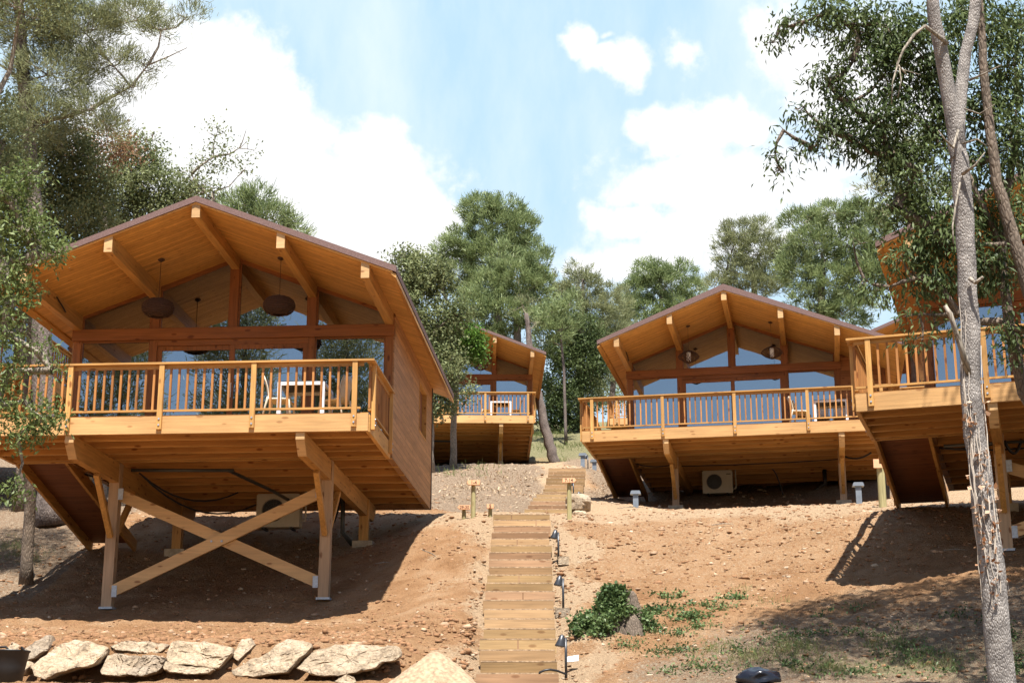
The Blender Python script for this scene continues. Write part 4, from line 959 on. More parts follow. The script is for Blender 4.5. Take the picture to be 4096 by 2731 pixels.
q0=at(2158,2688,22.0); q1=at(2200,2676,22.0); q2=at(2262,2694,22.2)
o=MB().tube([q0-Vector((0,0,.02)),q0,(q0+q1)/2+Vector((0,0,.01)),q1,(q1+q2)/2+Vector((0,0,.012)),q2,q2-Vector((0,0,.06))],.016,8).build('cable_stub',DARK,smooth=True); tag(o,'black cable stub lying across the bottom step','cable')
# ------------------------------------------------------------------ scattered small stones (uncountable)
def scatter_stones(name,n,xr,yr,smin,smax,mats,seed,dens=None,flat=.6):
    r=np.random.RandomState(seed); X=r.uniform(*xr,n); Y=r.uniform(*yr,n)
    if dens is not None: k=r.rand(n)<dens(X,Y); X,Y=X[k],Y[k]
    n=len(X); Z=gz(X,Y)
    nst=(np.abs(X-.13)<.62)&(Y<33); X,Y,Z=X[~nst],Y[~nst],Z[~nst]; n=len(X)
    # same relief as the ground mesh
    amp=smooth(17,21,Y); st=np.minimum(smooth(.5,.95,np.abs(X-.13)),1); st=np.where(Y>33,1,st)
    Z=Z+(vnoise(X,Y,0,.9,3)*.17+vnoise(X,Y,3,4.5,4,.6)*.085+np.maximum(0,vnoise(X,Y,9,9,3))*.09)*amp*(.25+.75*st)
    g=(1+5**.5)/2
    ico=np.array([(-1,g,0),(1,g,0),(-1,-g,0),(1,-g,0),(0,-1,g),(0,1,g),(0,-1,-g),(0,1,-g),(g,0,-1),(g,0,1),(-g,0,-1),(-g,0,1)])/1.9
    fi=np.array([(0,11,5),(0,5,1),(0,1,7),(0,7,10),(0,10,11),(1,5,9),(5,11,4),(11,10,2),(10,7,6),(7,1,8),(3,9,4),(3,4,2),(3,2,6),(3,6,8),(3,8,9),(4,9,5),(2,4,11),(6,2,10),(8,6,7),(9,8,1)])
    sz=smin+(smax-smin)*r.rand(n)**4
    V=ico[None]*(1+r.uniform(-.42,.42,(n,12,1)))*np.stack([r.uniform(.8,1.5,n),r.uniform(.7,1.2,n),r.uniform(flat*.7,flat*1.3,n)],-1)[:,None,:]
    a=r.uniform(0,6.28,n); c,s=np.cos(a)[:,None],np.sin(a)[:,None]
    V=np.stack([V[...,0]*c-V[...,1]*s,V[...,0]*s+V[...,1]*c,V[...,2]],-1)*sz[:,None,None]/2
    V+=np.stack([X,Y,Z-sz*.04],-1)[:,None,:]
    Fa=(fi[None]+np.arange(n)[:,None,None]*12).reshape(-1,3)
    mi=np.repeat(r.choice(len(mats),n,p=[m[1] for m in mats]),20)
    o=npmesh(name,V.reshape(-1,3),Fa,[m[0] for m in mats],mi); tag(o,kind='stuff'); return o
scatter_stones('loose_stones',60000,(-11,11),(21,41),.010,.10,[(CLOD,.78),(STONE,.18),(STONEP,.04)],1,lambda x,y:.25+.9*np.clip(vnoise(x,y,2,.8,3)+.3,0,1))
scatter_stones('soil_clods',6000,(-8.5,-.6),(22.3,27),.02,.15,[(CLOD,.95),(STONE,.05)],2,lambda x,y:np.clip(1.2-np.abs(y-24.3)*.45,0,1),.7)
scatter_stones('soil_clods',1500,(.9,10),(27,33),.03,.14,[(CLOD,.6),(STONE,.3),(STONEP,.1)],4)
scatter_stones('gravel',9000,(-12,9),(41,62),.02,.13,[(STONE,.5),(STONEP,.3),(CLOD,.2)],3)
#@@P4
# ------------------------------------------------------------------ vegetation
def leaf_mesh(name,parent,cent,dirs,kind,n,size,L,w,mat,seed,loc):
    r=np.random.RandomState(seed); N=len(cent); 
    P=np.repeat(cent,n,0)+r.normal(0,1,(N*n,3))*size*np.array([1,1,.8]); M_=N*n
    rnd=r.normal(0,1,(M_,3))
    D=np.repeat(dirs,n,0)
    if kind=='pine': d=D*1.0+rnd*.45
    elif kind=='hang': d=np.array([0,0,-.75])+D*.35+rnd*.45
    else: d=rnd+D*.3+np.array([0,0,.15])
    d/=np.linalg.norm(d,axis=1)[:,None]+1e-9
    sd=np.cross(d,r.normal(0,1,(M_,3)) if kind=='pine' else r.normal(0,.55,(M_,3))+np.array([0,0,1.])); sd/=np.linalg.norm(sd,axis=1)[:,None]+1e-9
    l=L*r.uniform(.45,1.4,M_)[:,None]; ww=w*r.uniform(.7,1.2,M_)[:,None]
    if kind=='pine':
        V=np.stack([P-sd*ww*.5,P+sd*ww*.5,P+d*l+sd*ww*.3,P+d*l-sd*ww*.3],1)
    else:
        up=np.cross(sd,d); V=np.stack([P,P+d*l*.45+sd*ww*.5+up*l*.06,P+d*l-up*l*.05,P+d*l*.45-sd*ww*.5+up*l*.06],1)
    V=V.reshape(-1,3)-np.array(loc)[None]
    F=np.arange(M_*4).reshape(-1,4)
    return npmesh(name,V,F,mat,parent=parent)
def tree(name,label,cat,group,trunk,rad,blobs,D,kind='oak',mat=None,bk=None,dens=9.,n=14,size=.14,L=.06,w=.03,seed=1,gap=.0,limbs=True,twig=.35,base=None,depthk=1.0,hollow=.5,trunkD=None,gs=.9,twr=.012):
    r=np.random.RandomState(seed); rr=random.Random(seed)
    T=[atd(*(t if len(t)==3 else (t[0],t[1],trunkD or D))) for t in trunk]
    if base is None:
        g=g1(T[0].x,T[0].y); T[0].z=min(T[0].z,g)-.1 if T[0].z<g+1.5 else T[0].z
        if T[0].z>g: T.insert(0,Vector((T[0].x,T[0].y,g-.1))); rad=[rad[0]*1.15]+list(rad)
    loc=T[0].copy()
    rt=empty(name,loc,0,label,cat,group)
    def rl(p): return p-loc
    # subdivide trunk with wobble
    pts=[];rs=[]
    for i in range(len(T)-1):
        for k in range(4):
            t=k/4; q=T[i].lerp(T[i+1],t); wv=rad[i]*.16; pts.append(q+Vector((rr.uniform(-wv,wv),rr.uniform(-wv,wv),0)) if (i or k) else q); rs.append(rad[i]*(1-t)+rad[i+1]*t)
    pts.append(T[-1]); rs.append(rad[-1])
    rs[0]*=1.25
    tm=MB(); tm.tube([rl(p) for p in pts],rs,14); tm.build('trunk',bk or BARKP,rt,smooth=True)
    cent=[];dirs=[];lm=MB()
    BC=[atd(b_[0],b_[1],D+(b_[4] if len(b_)>4 else 0)) for b_ in blobs]
    nodes=[(t,rs[i],-1) for i,t in enumerate(pts)]; todo=set(range(len(BC))); link={}
    nT=len(pts)
    while todo:
        best=None
        for j in todo:
            cj=BC[j]
            for i,(q,r_,o_) in enumerate(nodes):
                dd=(q-cj).length*(1.0 if i>=nT else 1.12)+max(0,q.z-cj.z+.25*math.hypot(q.x-cj.x,q.y-cj.y))*(2.2 if i<nT else .8)
                if best is None or dd<best[0]: best=(dd,j,i)
        _,j,i=best; link[j]=i; nodes.append((BC[j],0,j)); todo.discard(j)
    cnt={j:1 for j in link}
    for j in reversed([n_[2] for n_ in nodes[nT:]]):
        i=link[j]
        if i>=nT: cnt[nodes[i][2]]+=cnt[j]
    for bi,b in enumerate(blobs):
        dx,dy,rx,ry=b[:4]; Db=D+(b[4] if len(b)>4 else 0); dn=b[5] if len(b)>5 else 1.
        c=atd(dx,dy,Db); mp_=mpp(c)*4096/2352; RX_,RZ_=rx*mp_,ry*mp_; RY_=(RX_+RZ_)/2*depthk
        area=(RX_*RZ_+RX_*RY_+RY_*RZ_)/3*12.57
        m_=max(6,int(area*dens*dn))
        u=r.normal(0,1,(m_,3)); u/=np.linalg.norm(u,axis=1)[:,None]; q=u*(r.uniform(hollow**3,1,m_)**(1/3))[:,None]
        p=np.array(c)[None]+q*np.array([[RX_,RY_,RZ_]])
        nz=vnoise(p[:,0]+seed*7,p[:,1],p[:,2],gs,3)
        keep=nz>(-.5+gap)
        # ragged outline
        keep&=(np.linalg.norm(q,axis=1)<.78+vnoise(p[:,0],p[:,1],p[:,2]+seed,gs*2.2,2)*.95+.12)
        p=p[keep];q=q[keep]
        dd=q*.9+np.array([0,0,.55]); dd/=np.linalg.norm(dd,axis=1)[:,None]
        cent.append(p);dirs.append(dd)
        if limbs:
            i=link[bi]; s=nodes[i][0]; cs=(c-s).length
            r0=min((rs[i] if i<nT else .2)*.62,(.014+.016*(RX_+RZ_)/2)*math.sqrt(cnt[bi])+.004)
            md=s.lerp(c,.5)+Vector((rr.uniform(-.14,.14),rr.uniform(-.14,.14),rr.uniform(-.12,.06)))*cs
            lm.tube([rl(s),rl(s.lerp(md,.5)),rl(md),rl(md.lerp(c,.5)),rl(c)],[r0,r0*.85,r0*.7,r0*.5,r0*.35],6,cap=False)
            kk=int(len(p)*twig/10)+3
            for j in r.permutation(len(p))[:kk]:
                e=Vector(p[j]); s2=c.lerp(md,rr.uniform(0,.5)); m2=s2.lerp(e,.5)+Vector((rr.uniform(-.1,.1),rr.uniform(-.1,.1),rr.uniform(-.12,.05)))*(RX_*.5)
                t0=max(.35*r0*.8,twr*1.2) ; lm.tube([rl(s2),rl(m2),rl(e)],[min(t0,.03),twr,twr*.5],4,cap=False)
                for _ in range(2):
                    f=Vector(p[r.randint(len(p))]); 
                    if (f-m2).length<RX_*.8: lm.tube([rl(m2),rl(m2.lerp(f,.6)),rl(f)],[twr*.8,twr*.6,twr*.35],3,cap=False)
    if limbs: lm.build('branches',BARKL if kind!='hang' else (bk or BARKD),rt,smooth=True)
    cent=np.vstack(cent);dirs=np.vstack(dirs)
    leaf_mesh('crown',rt,cent,dirs,kind,n,size,L,w,mat,seed+5,loc)
    return rt,pts,rs,loc
GP='pines on the hillside'; GO='evergreen oaks around the chalets'
# --- left side
tree('pine_tree','big pine at the left with a thick fissured trunk and airy branches over the sky','pine tree',GP,
  [(118,1198),(108,1050),(95,760),(82,500),(60,250),(40,0),(30,-120)],[.38,.27,.24,.21,.17,.13,.08],
  [(60,50,120,80),(190,70,110,60),(310,40,90,45),(120,170,110,60),(250,140,80,35),(370,70,60,30,0,.55),(430,40,45,30,0,.5),(340,150,50,22,0,.5),(430,110,45,20,0,.4),(90,280,90,60,0,.8),(210,250,70,40,0,.6),(300,200,60,25,0,.5),(30,390,60,50,0,.8),(260,300,50,30,0,.6),(100,-130,260,90),(-120,100,120,150)],
  36.6,'pine',PINEG,BARKP,dens=22,n=34,size=0.12,L=0.16,w=0.017,seed=11,gap=0.27,twig=0.35,twr=.012,gs=.6)
tree('oak_tree','bushy olive green oak behind the left end of the nearest roof','oak tree',GO,[(60,1000),(80,700),(110,560)],[.16,.13,.08],
  [(70,330,80,60),(150,340,80,60),(200,420,70,60),(30,260,60,60,0,.8),(50,500,100,90),(120,430,80,60),(180,520,90,70),(60,620,90,70),(140,600,80,50),(20,380,50,50),(0,720,70,70)],39,'oak',OAK,BARKD,dens=18,n=30,size=0.2,L=0.11,w=0.06,seed=12,gap=0.22,twig=0.2)
tree('oak_tree','oak with rusty brown leaf tips above the left slope of the nearest roof','oak tree',GO,[(250,900),(245,600),(240,480)],[.12,.1,.06],
  [(240,330,85,45,0,.8),(200,370,70,45),(290,350,45,30,0,.6)],41,'oak',BROWNL,BARKL,dens=10,n=22,size=0.2,L=0.11,w=0.06,seed=13,gap=0.24,twig=0.5)
tree('oak_tree','mid green oak directly behind the ridge of the nearest roof','oak tree',GO,[(330,900),(320,600),(310,480)],[.15,.12,.08],
  [(250,450,90,60),(330,430,80,60),(300,380,60,45),(200,500,80,60),(380,490,70,45),(330,340,60,35,0,.7),(420,460,50,40),(290,520,60,50)],43,'oak',OAK,BARKL,dens=17,n=30,size=.2,L=0.11,w=0.06,seed=14,gap=0.24,twig=0.3)
tree('oak_tree','sparse twiggy oak reaching into the cloud right of the ridge','oak tree',GO,[(500,800),(480,520),(490,440)],[.12,.08,.05],
  [(440,400,50,45,0,.7),(490,360,45,40,0,.7),(550,340,40,45,0,.4),(560,390,25,30,0,.4),(470,440,50,30),(500,300,40,20,0,.25),(565,300,20,30,0,.2)],42,'oak',OAK,BARKL,dens=11,n=20,size=.16,L=0.1,w=0.055,seed=15,gap=0.27,twig=0.9)
tree('pine_tree','young dark pine top behind the right slope of the nearest roof','pine tree',GP,[(570,800),(570,600),(560,470)],[.12,.1,.05],
  [(550,470,50,35),(590,460,45,30),(620,500,50,35),(560,520,60,30),(660,515,35,20,0,.6),(680,540,25,20,0,.6)],46,'pine',PINE,BARKP,dens=14,n=34,size=.12,L=0.24,w=0.022,seed=16,gap=0.18)
tree('oak_tree','foreground oak spray of pale green leaves hanging in at the left edge','oak tree',GO,[(-260,1480,15),(-210,1100,15),(-140,800,15),(-60,600,15)],[.12,.11,.08,.05],
  [(10,440,55,45),(50,520,75,60),(90,580,60,50),(10,600,60,60),(30,680,55,50),(10,760,50,60),(20,850,45,50,0,.8),(90,810,50,35,0,.45),(120,850,30,30,0,.4),(60,920,45,40,0,.5),(100,960,50,40,0,.7),(40,1000,50,40,0,.7),(0,930,40,60,0,.7),(30,1135,38,22,0,.8),(70,400,50,30,0,.6)],14,'oak',OAKL,BARKL,dens=190,n=13,size=0.06,L=0.058,w=0.023,seed=17,gap=0.24,twig=0.1,gs=2.2,twr=.0035,depthk=.8)
tree('slim_tree','slim leaning trunk in the shade left of the stilts','tree',None,[(66,1272),(70,1150),(62,900),(50,800)],[.13,.115,.1,.08],[(40,760,60,50),(20,700,60,50)],32,'oak',OAK,BARKD,dens=5,n=14,size=.15,L=.07,w=.04,seed=18,gap=.3)
def wb(x,y,z,rx,rz,D0):
    dep=y*CP+z*SP; s_=F_PX/dep*2352/4096
    return (1176+x*s_,(1365.5/4096*2352)-(z*CP-y*SP)*s_,rx*s_,rz*s_,y-D0)
tree('oak_tree','olive green oak at the left edge above the near leaf spray','oak tree',GO,[(-70,1250),(-60,900),(-40,600)],[.18,.15,.1],
  [(0,400,70,60),(55,450,60,45),(10,480,60,50),(-80,450,100,90),(-50,300,110,80),(10,330,60,45),(-150,380,110,100),(-120,560,100,90),wb(-11.8,27.6,16,1.9,1.2,30),wb(-9.6,28.2,16.3,1.5,1.1,30),wb(-13.6,29.5,16,1.8,1.2,30),wb(-10.6,30.2,16.4,1.5,1.1,30)],30,'oak',OAK,BARKD,dens=16,n=24,size=.17,L=.08,w=.045,seed=19,gap=.22,twig=.2)  # wb blobs: unseen high crown above the frame, added to shade the left ground
# --- centre
tree('oak_tree','leafy oak between the nearest chalet and the distant one','oak tree',GO,[(985,1080),(985,900),(975,750)],[.2,.17,.12],
  [(940,650,45,50),(970,620,45,45),(1020,640,35,40,0,.8),(1060,730,35,35,0,.7),(930,590,38,30,0,.6),(905,590,25,18,0,.5),(950,620,45,40,0,.7),(960,690,60,65),(990,650,40,50,0,.8),(1000,760,60,70),(960,770,50,80),(1030,700,35,40,0,.6),(1020,850,60,70),(1050,900,45,35,0,.6),(1000,920,50,50),(1070,880,30,30,0,.4)],52,'oak',OAK,BARKL,dens=15,n=26,size=.16,L=0.13,w=0.075,seed=21,gap=0.22,twig=0.3)
tree('bush_tree','bright glossy green bushy crown covering the left gable of the distant chalet','tree',None,[(1040,1080),(1045,900),(1055,820)],[.12,.1,.08],
  [(1070,780,42,38),(1090,810,26,30),(1045,750,30,30),(1050,820,38,28),(1020,770,30,35)],53.5,'oak',BRIGHT,BARKL,dens=26,n=26,size=.14,L=0.12,w=0.08,seed=22,gap=.12)
tree('pine_tree','tallest pine in the middle of the skyline with a rounded top','pine tree',GP,[(1160,1000),(1155,800),(1130,620),(1130,500)],[.3,.25,.2,.1],
  [(1105,480,55,35),(1160,480,50,35),(1130,520,80,45),(1195,520,45,50),(1070,560,60,45),(1130,580,90,45),(1210,570,40,45),(1020,570,35,30,0,.7),(1010,610,35,35,0,.7),(1050,630,60,40),(1110,660,70,45),(1180,610,60,40)],86,'pine',PINE,BARKP,dens=5.5,n=46,size=0.15,L=0.24,w=0.04,seed=31,gap=0.26,twig=0.6,gs=1.3)
tree('pine_tree','fresh green pine standing in front of the tallest one, above the distant chalet roof','pine tree',GP,[(1195,1000),(1190,800),(1180,680)],[.28,.22,.12],
  [(1160,590,45,30),(1190,640,65,50),(1240,600,35,40),(1130,660,50,50),(1230,660,45,40),(1150,720,80,45),(1220,720,60,40,0,.8),(1090,700,50,40,0,.8),(1120,760,60,30,0,.7),(1180,780,60,30,0,.6)],79,'pine',PINE,BARKP,dens=5.5,n=46,size=0.15,L=0.24,w=0.04,seed=32,gap=0.26,twig=0.6,gs=1.3)
tree('pine_tree','low bright pine boughs between the tallest pine and its right neighbour','pine tree',GP,[(1300,1010),(1295,850),(1285,740)],[.08,.07,.05],
  [(1260,720,45,30,0,.8),(1280,760,50,30,0,.8),(1310,700,35,30,0,.8),(1250,780,30,20,0,.5)],76,'pine',PINE,BARKP,dens=5.5,n=46,size=0.15,L=0.24,w=0.04,seed=33,gap=0.26,twig=0.6,gs=1.3)
tree('pine_tree','greyish thin crowned pine right of the tallest pine','pine tree',GP,[(1330,1010),(1335,800),(1340,640)],[.24,.2,.08],
  [(1330,625,30,28,0,.8),(1340,660,50,35,0,.8),(1300,670,35,30,0,.7),(1370,700,40,40,0,.7),(1310,720,50,40,0,.7),(1350,760,70,45,0,.8),(1400,700,30,50,0,.8),(1425,790,35,50,0,.8),(1270,660,25,40,0,.6),(1380,790,50,40,0,.8),(1300,800,50,40)],84,'pine',PINEG,BARKP,dens=9,n=38,size=0.14,L=0.22,w=0.034,seed=34,gap=0.2,twig=0.6,gs=1.3)
tree('dark_tree','dark shadowy bushy tree beside the leaning trunk','tree',None,[(1292,1040),(1290,950),(1295,850)],[.07,.06,.05],
  [(1270,740,40,40),(1330,760,45,45),(1290,810,55,50),(1345,840,55,60),(1370,800,35,50),(1280,880,45,55),(1320,920,50,55),(1280,950,45,45),(1300,985,45,30)],82,'oak',OAKD,BARKD,dens=9,n=26,size=.24,L=.16,w=.09,seed=35,gap=.12)
tree('pine_tree','round headed pine left of the mound chalet ridge','pine tree',GP,[(1515,900),(1515,800),(1520,680)],[.25,.2,.12],
  [(1500,625,55,28),(1560,620,45,25),(1530,655,80,35),(1460,665,45,35),(1590,665,35,35,0,.8),(1480,710,65,35),(1560,700,50,35),(1440,700,30,30,0,.7),(1500,750,70,30)],95,'pine',PINE,BARKP,dens=5.5,n=46,size=0.15,L=0.24,w=0.04,seed=36,gap=0.26,twig=0.6,gs=1.3)
tree('pine_tree','pine just behind the right slope of the mound chalet roof','pine tree',GP,[(1735,900),(1735,750),(1730,600)],[.26,.22,.12],
  [(1700,540,55,35),(1750,525,50,30),(1680,580,45,45),(1740,580,70,50),(1700,630,55,40),(1780,620,50,50),(1670,620,30,40,0,.8),(1640,660,30,40,0,.7),(1810,580,35,40,0,.7),(1740,660,80,30)],86,'pine',PINEG,BARKP,dens=5.5,n=38,size=0.14,L=0.22,w=0.034,seed=37,gap=0.25,twig=0.6,gs=1.3)
tree('pine_tree','broad light green pine between the two right-hand chalets','pine tree',GP,[(1880,950),(1885,750),(1890,600)],[.3,.25,.14],
  [(1850,510,55,32),(1910,490,60,30),(1970,490,50,30),(1870,560,75,45),(1950,560,70,50),(2010,530,40,45),(1830,620,50,50),(1900,640,80,50),(1980,640,60,60),(2020,600,40,50),(1870,700,70,40),(1950,710,80,40)],80,'pine',PINE,BARKP,dens=5.5,n=46,size=0.15,L=0.24,w=0.04,seed=38,gap=0.26,twig=0.6,gs=1.3)
tree('pine_tree','grey green pine mostly hidden behind the foreground oak leaves','pine tree',GP,[(2110,900),(2100,650),(2080,400)],[.22,.18,.08],
  [(2010,365,45,30,0,.5),(2060,400,50,40,0,.7),(2100,350,50,40,0,.7),(2060,470,60,40),(2130,450,60,50),(2000,430,40,30,0,.5)],52,'pine',PINEG,BARKP,dens=5.5,n=38,size=0.14,L=0.22,w=0.034,seed=39,gap=0.25,twig=0.6,gs=1.3)
tree('leaning_pine','leaning bare pine trunk beside the distant chalet','pine tree',GP,[(1276,1064),(1262,1020),(1245,950),(1232,890),(1218,800),(1208,720)],[.24,.23,.2,.18,.15,.1],
  [(1200,700,40,25,0,.6),(1230,740,35,25,0,.5)],69,'pine',PINEG,BARKP,dens=3.,n=20,size=.16,L=.22,w=.02,seed=40,gap=.3)
tree('pine_tree','distant pine on the skyline far right behind the chalets','pine tree',GP,[(1620,900),(1625,760)],[.2,.12],
  [(1630,735,60,22,0,.8),(1635,690,35,30,0,.7),(1600,700,30,22,0,.6)],100,'pine',PINEG,BARKP,dens=5.5,n=38,size=0.14,L=0.22,w=0.034,seed=41,gap=0.25,twig=0.6,gs=1.3)
tree('pine_tree','distant pine filling the gap left of the mound chalet','pine tree',GP,[(1400,950),(1410,850),(1415,740)],[.2,.16,.1],
  [(1420,760,40,60,0,.8),(1380,860,40,50,0,.8),(1430,700,25,40,0,.5),(1350,900,40,60,0,.8)],92,'pine',PINEG,BARKP,dens=9,n=38,size=0.14,L=0.22,w=0.034,seed=42,gap=0.18,twig=0.6,gs=1.3)
for k,(dx,dy,D_) in enumerate(((1100,990,98),(1230,960,104),(1440,960,108),(1700,950,110),(900,960,90),(2040,940,95))):
    tree('shrub',['green shrub far up behind the distant chalet','shrub at the top of the grassy slope beside the leaning trunk','shrub up the slope behind the mound chalet','shrub up the slope behind the mound chalet roof','shrub uphill between the nearest chalet and the oak','shrub uphill behind the close right chalet'][k],'shrub','shrubs up the slope',[(dx,dy,D_),(dx,dy-40,D_)],[.1,.06],
      [(dx,dy-60,60,45),(dx+50,dy-40,50,40),(dx-50,dy-50,45,40)],D_,'oak',OAK,BARKD,dens=3,n=24,size=.3,L=.18,w=.11,seed=60+k,gap=.15,limbs=False)
# --- right foreground
rt1,p1,r1,loc1=tree('foreground_tree','tall grey barked tree in the right foreground with dry ivy stems on its forked trunk','tree',None,
  [(2322,1590,12),(2275,1300,12),(2250,1100,12),(2232,900,12),(2222,600,12),(2205,400,12),(2190,262,12)],[.118,.098,.09,.082,.076,.080,.055],
  [(2100,-420,160,120),(2300,-450,160,120),(2050,-300,90,80),(2200,-250,140,80),(2380,-200,120,100)],12,'hang',OAKD,BARKG,dens=14,n=14,size=.12,L=.09,w=.028,seed=51,gap=.25,twig=0.1,limbs=False)
def extra_limb(rt,loc,pts,rad,name='limb',mat=None,n=10):
    MB().tube([atd(*p)-loc for p in pts],rad,n).build(name,mat or BARKG,rt,smooth=True)
extra_limb(rt1,loc1,[(2203,370,12),(2193,290,12),(2176,200,12),(2160,110,11.95),(2145,40,11.9),(2138,-60,11.9),(2120,-250,11.9)],[.07,.07,.062,.058,.055,.05,.03])
extra_limb(rt1,loc1,[(2205,380,12),(2200,290,12),(2207,210,12.05),(2218,120,12.1),(2236,50,12.1),(2248,-60,12.1),(2290,-300,12.1)],[.06,.06,.055,.05,.05,.05,.03])
for pts,rad in (([(2176,100,11.9),(2125,60,11.7),(2100,80,11.7),(2075,115,11.65),(2060,150,11.6),(2072,160,11.6),(2085,175,11.6)],[.02,.016,.014,.012,.010,.008,.004]),
  ([(2062,148,11.6),(2050,190,11.6),(2048,240,11.6)],[.008,.006,.003]),([(2065,150,11.6),(2070,185,11.6),(2062,225,11.6)],[.006,.005,.003]),([(2070,160,11.6),(2090,165,11.6),(2115,172,11.6)],[.006,.004,.003]),
  ([(2228,640,11.9),(2240,650,11.85),(2258,636,11.8)],[.022,.016,.012]),
  ([(2226,860,11.95),(2208,800,11.9),(2195,760,11.85),(2182,720,11.85),(2170,702,11.85)],[.028,.024,.021,.02,.016]),
  ([(2210,400,11.9),(2240,380,11.8),(2262,350,11.8)],[.018,.012,.004]),([(2200,300,11.9),(2190,340,11.8),(2170,320,11.7),(2155,300,11.7)],[.012,.01,.006,.004]),
  ([(2205,420,11.9),(2195,470,11.8),(2188,520,11.75),(2190,560,11.7)],[.01,.008,.008,.004]),
  ([(2226,185,12),(2260,170,11.9),(2300,150,11.8)],[.012,.009,.004]),([(2215,250,11.9),(2250,262,11.85),(2285,240,11.8)],[.008,.006,.003]),([(2212,330,11.9),(2245,320,11.8),(2265,335,11.8)],[.01,.007,.004])):
    extra_limb(rt1,loc1,pts,rad,'dead_branch',BARKL,6)
# dry ivy stems and dead leaves on the trunk
rr=random.Random(7); vin=MB(); lv=[];ld=[]
def tr_at(dy):  # trunk centre and radius at a display row
    T=[(2322,1590,.118),(2275,1300,.098),(2250,1100,.09),(2232,900,.082),(2222,600,.078),(2205,400,.088)]
    for a,b in zip(T,T[1:]):
        if b[1]<=dy<=a[1]:
            t=(a[1]-dy)/(a[1]-b[1]); return atd(a[0]+(b[0]-a[0])*t,dy,12),a[2]+(b[2]-a[2])*t
    return atd(2205,dy,12),.085
for s in range(12):
    ph=rr.uniform(math.pi*1.05,math.pi*1.95); y0=rr.uniform(1180,1400) ; y1=y0-rr.uniform(200,420) if s>3 else rr.uniform(620,800); pts=[]; k=int((y0-y1)/22)
    for i in range(k+1):
        dy=y0+(y1-y0)*i/k; c,ra=tr_at(dy); ph+=rr.uniform(-.16,.16); ph=min(max(ph,math.pi*1.0),math.pi*2.0); pts.append(c+Vector((math.cos(ph)*(ra+.004),math.sin(ph)*(ra+.004),0))-loc1)
        if rr.random()<.33 and dy>930: lv.append(tuple(pts[-1]+loc1+Vector((0,-.01,0)))); ld.append((math.cos(ph),math.sin(ph),-.3))
    vin.tube(pts,rr.uniform(.0022,.0042),5)
vin.build('dry_ivy_stem',VINE,rt1)
leaf_mesh('dry_ivy',rt1,np.array(lv),np.array(ld),'oak',2,.012,.045,.04,leafmat('dead_ivy_leaves',(.22,.09,.035),(.62,.42,.28),.2),9,loc1)
rt2,_,_,loc2=tree('oak_tree','dark leafy evergreen oak on the right whose hanging leaves screen the close chalet','oak tree',GO,
  [(2560,1500,17),(2470,1100,17),(2400,760,17),(2330,560,17),(2290,420,17),(2262,200,17),(2250,0,17),(2240,-200,17)],[.17,.14,.11,.08,.065,.055,.045,.03],
  [(1905,30,60,35,0,.9),(1850,50,55,30,0,.45),(1790,60,35,28,0,.4),(1775,100,22,20,0,.35),(1960,60,70,60),(2040,60,80,70),(1960,140,60,45,0,.8),(1900,190,50,40,0,.8),(1950,240,70,50),(2030,170,80,70),(2110,120,90,100),(1890,290,55,40,0,.9),(1960,320,60,35,0,.8),(1840,240,35,22,0,.35),(1800,300,45,30,0,.35),(1780,360,30,30,0,.35),(1800,395,40,20,0,.3),(1870,340,40,25,0,.5),
   (2020,280,80,60),(2100,260,80,70),(2050,360,60,50,0,.9),(2110,400,80,80),(2060,480,60,60),(2130,520,80,70),(2075,590,55,55,0,.6),(2150,640,80,60,0,.5),(2040,660,40,45,0,.4),(2110,720,50,40,0,.35),(2120,780,28,28,0,.3),(1985,640,35,60,0,.3),(1960,560,40,50,0,.3),(2250,60,100,80),(2320,150,70,90),(2260,260,70,80),(2330,330,50,70),(2200,480,70,70),(2300,480,60,60,0,.9),(2280,620,70,60,0,.9),(2200,720,60,50,0,.35),(2300,740,50,40,0,.4),(2180,200,70,100),(2330,800,40,40,0,.5),(2160,340,60,60),(2100,640,60,50,0,.4),(2170,560,80,80,0,.6),(2240,560,60,60,0,.5),(2250,380,60,60)],
  17.3,'hang',OAKD,BARKD,dens=74,n=14,size=0.095,L=0.1,w=0.03,seed=52,gap=0.23,twig=0.12,gs=1.6,twr=.006,depthk=.7)
extra_limb(rt2,loc2,[(2470,1100,17.6),(2352,900,17.5),(2320,760,17.5),(2300,600,17.5),(2310,450,17.5),(2340,300,17.5)],[.09,.08,.065,.055,.05,.04],'limb',BARKD)
extra_limb(rt2,loc2,[(2300,600,17.5),(2280,520,17.3),(2240,440,17.2),(2225,400,17.2)],[.05,.04,.035,.03],'limb',BARKD)
tree('oak_tree','lighter leaved oak crown at the right edge above the trunk fork','oak tree',GO,[(2700,1500,19),(2560,900,19),(2450,500,19)],[.18,.14,.08],
  [(2330,560,35,60,0,.7),(2345,400,30,60,0,.7),(2340,230,40,60,0,.6),(2200,20,80,40,0,.4),(2420,500,80,120),(2350,60,60,50,0,.6)],18.6,'hang',OAKL,BARKD,dens=34,n=13,size=.11,L=.11,w=.034,seed=53,gap=0.25,gs=1.6,twr=.006,twig=0.2)
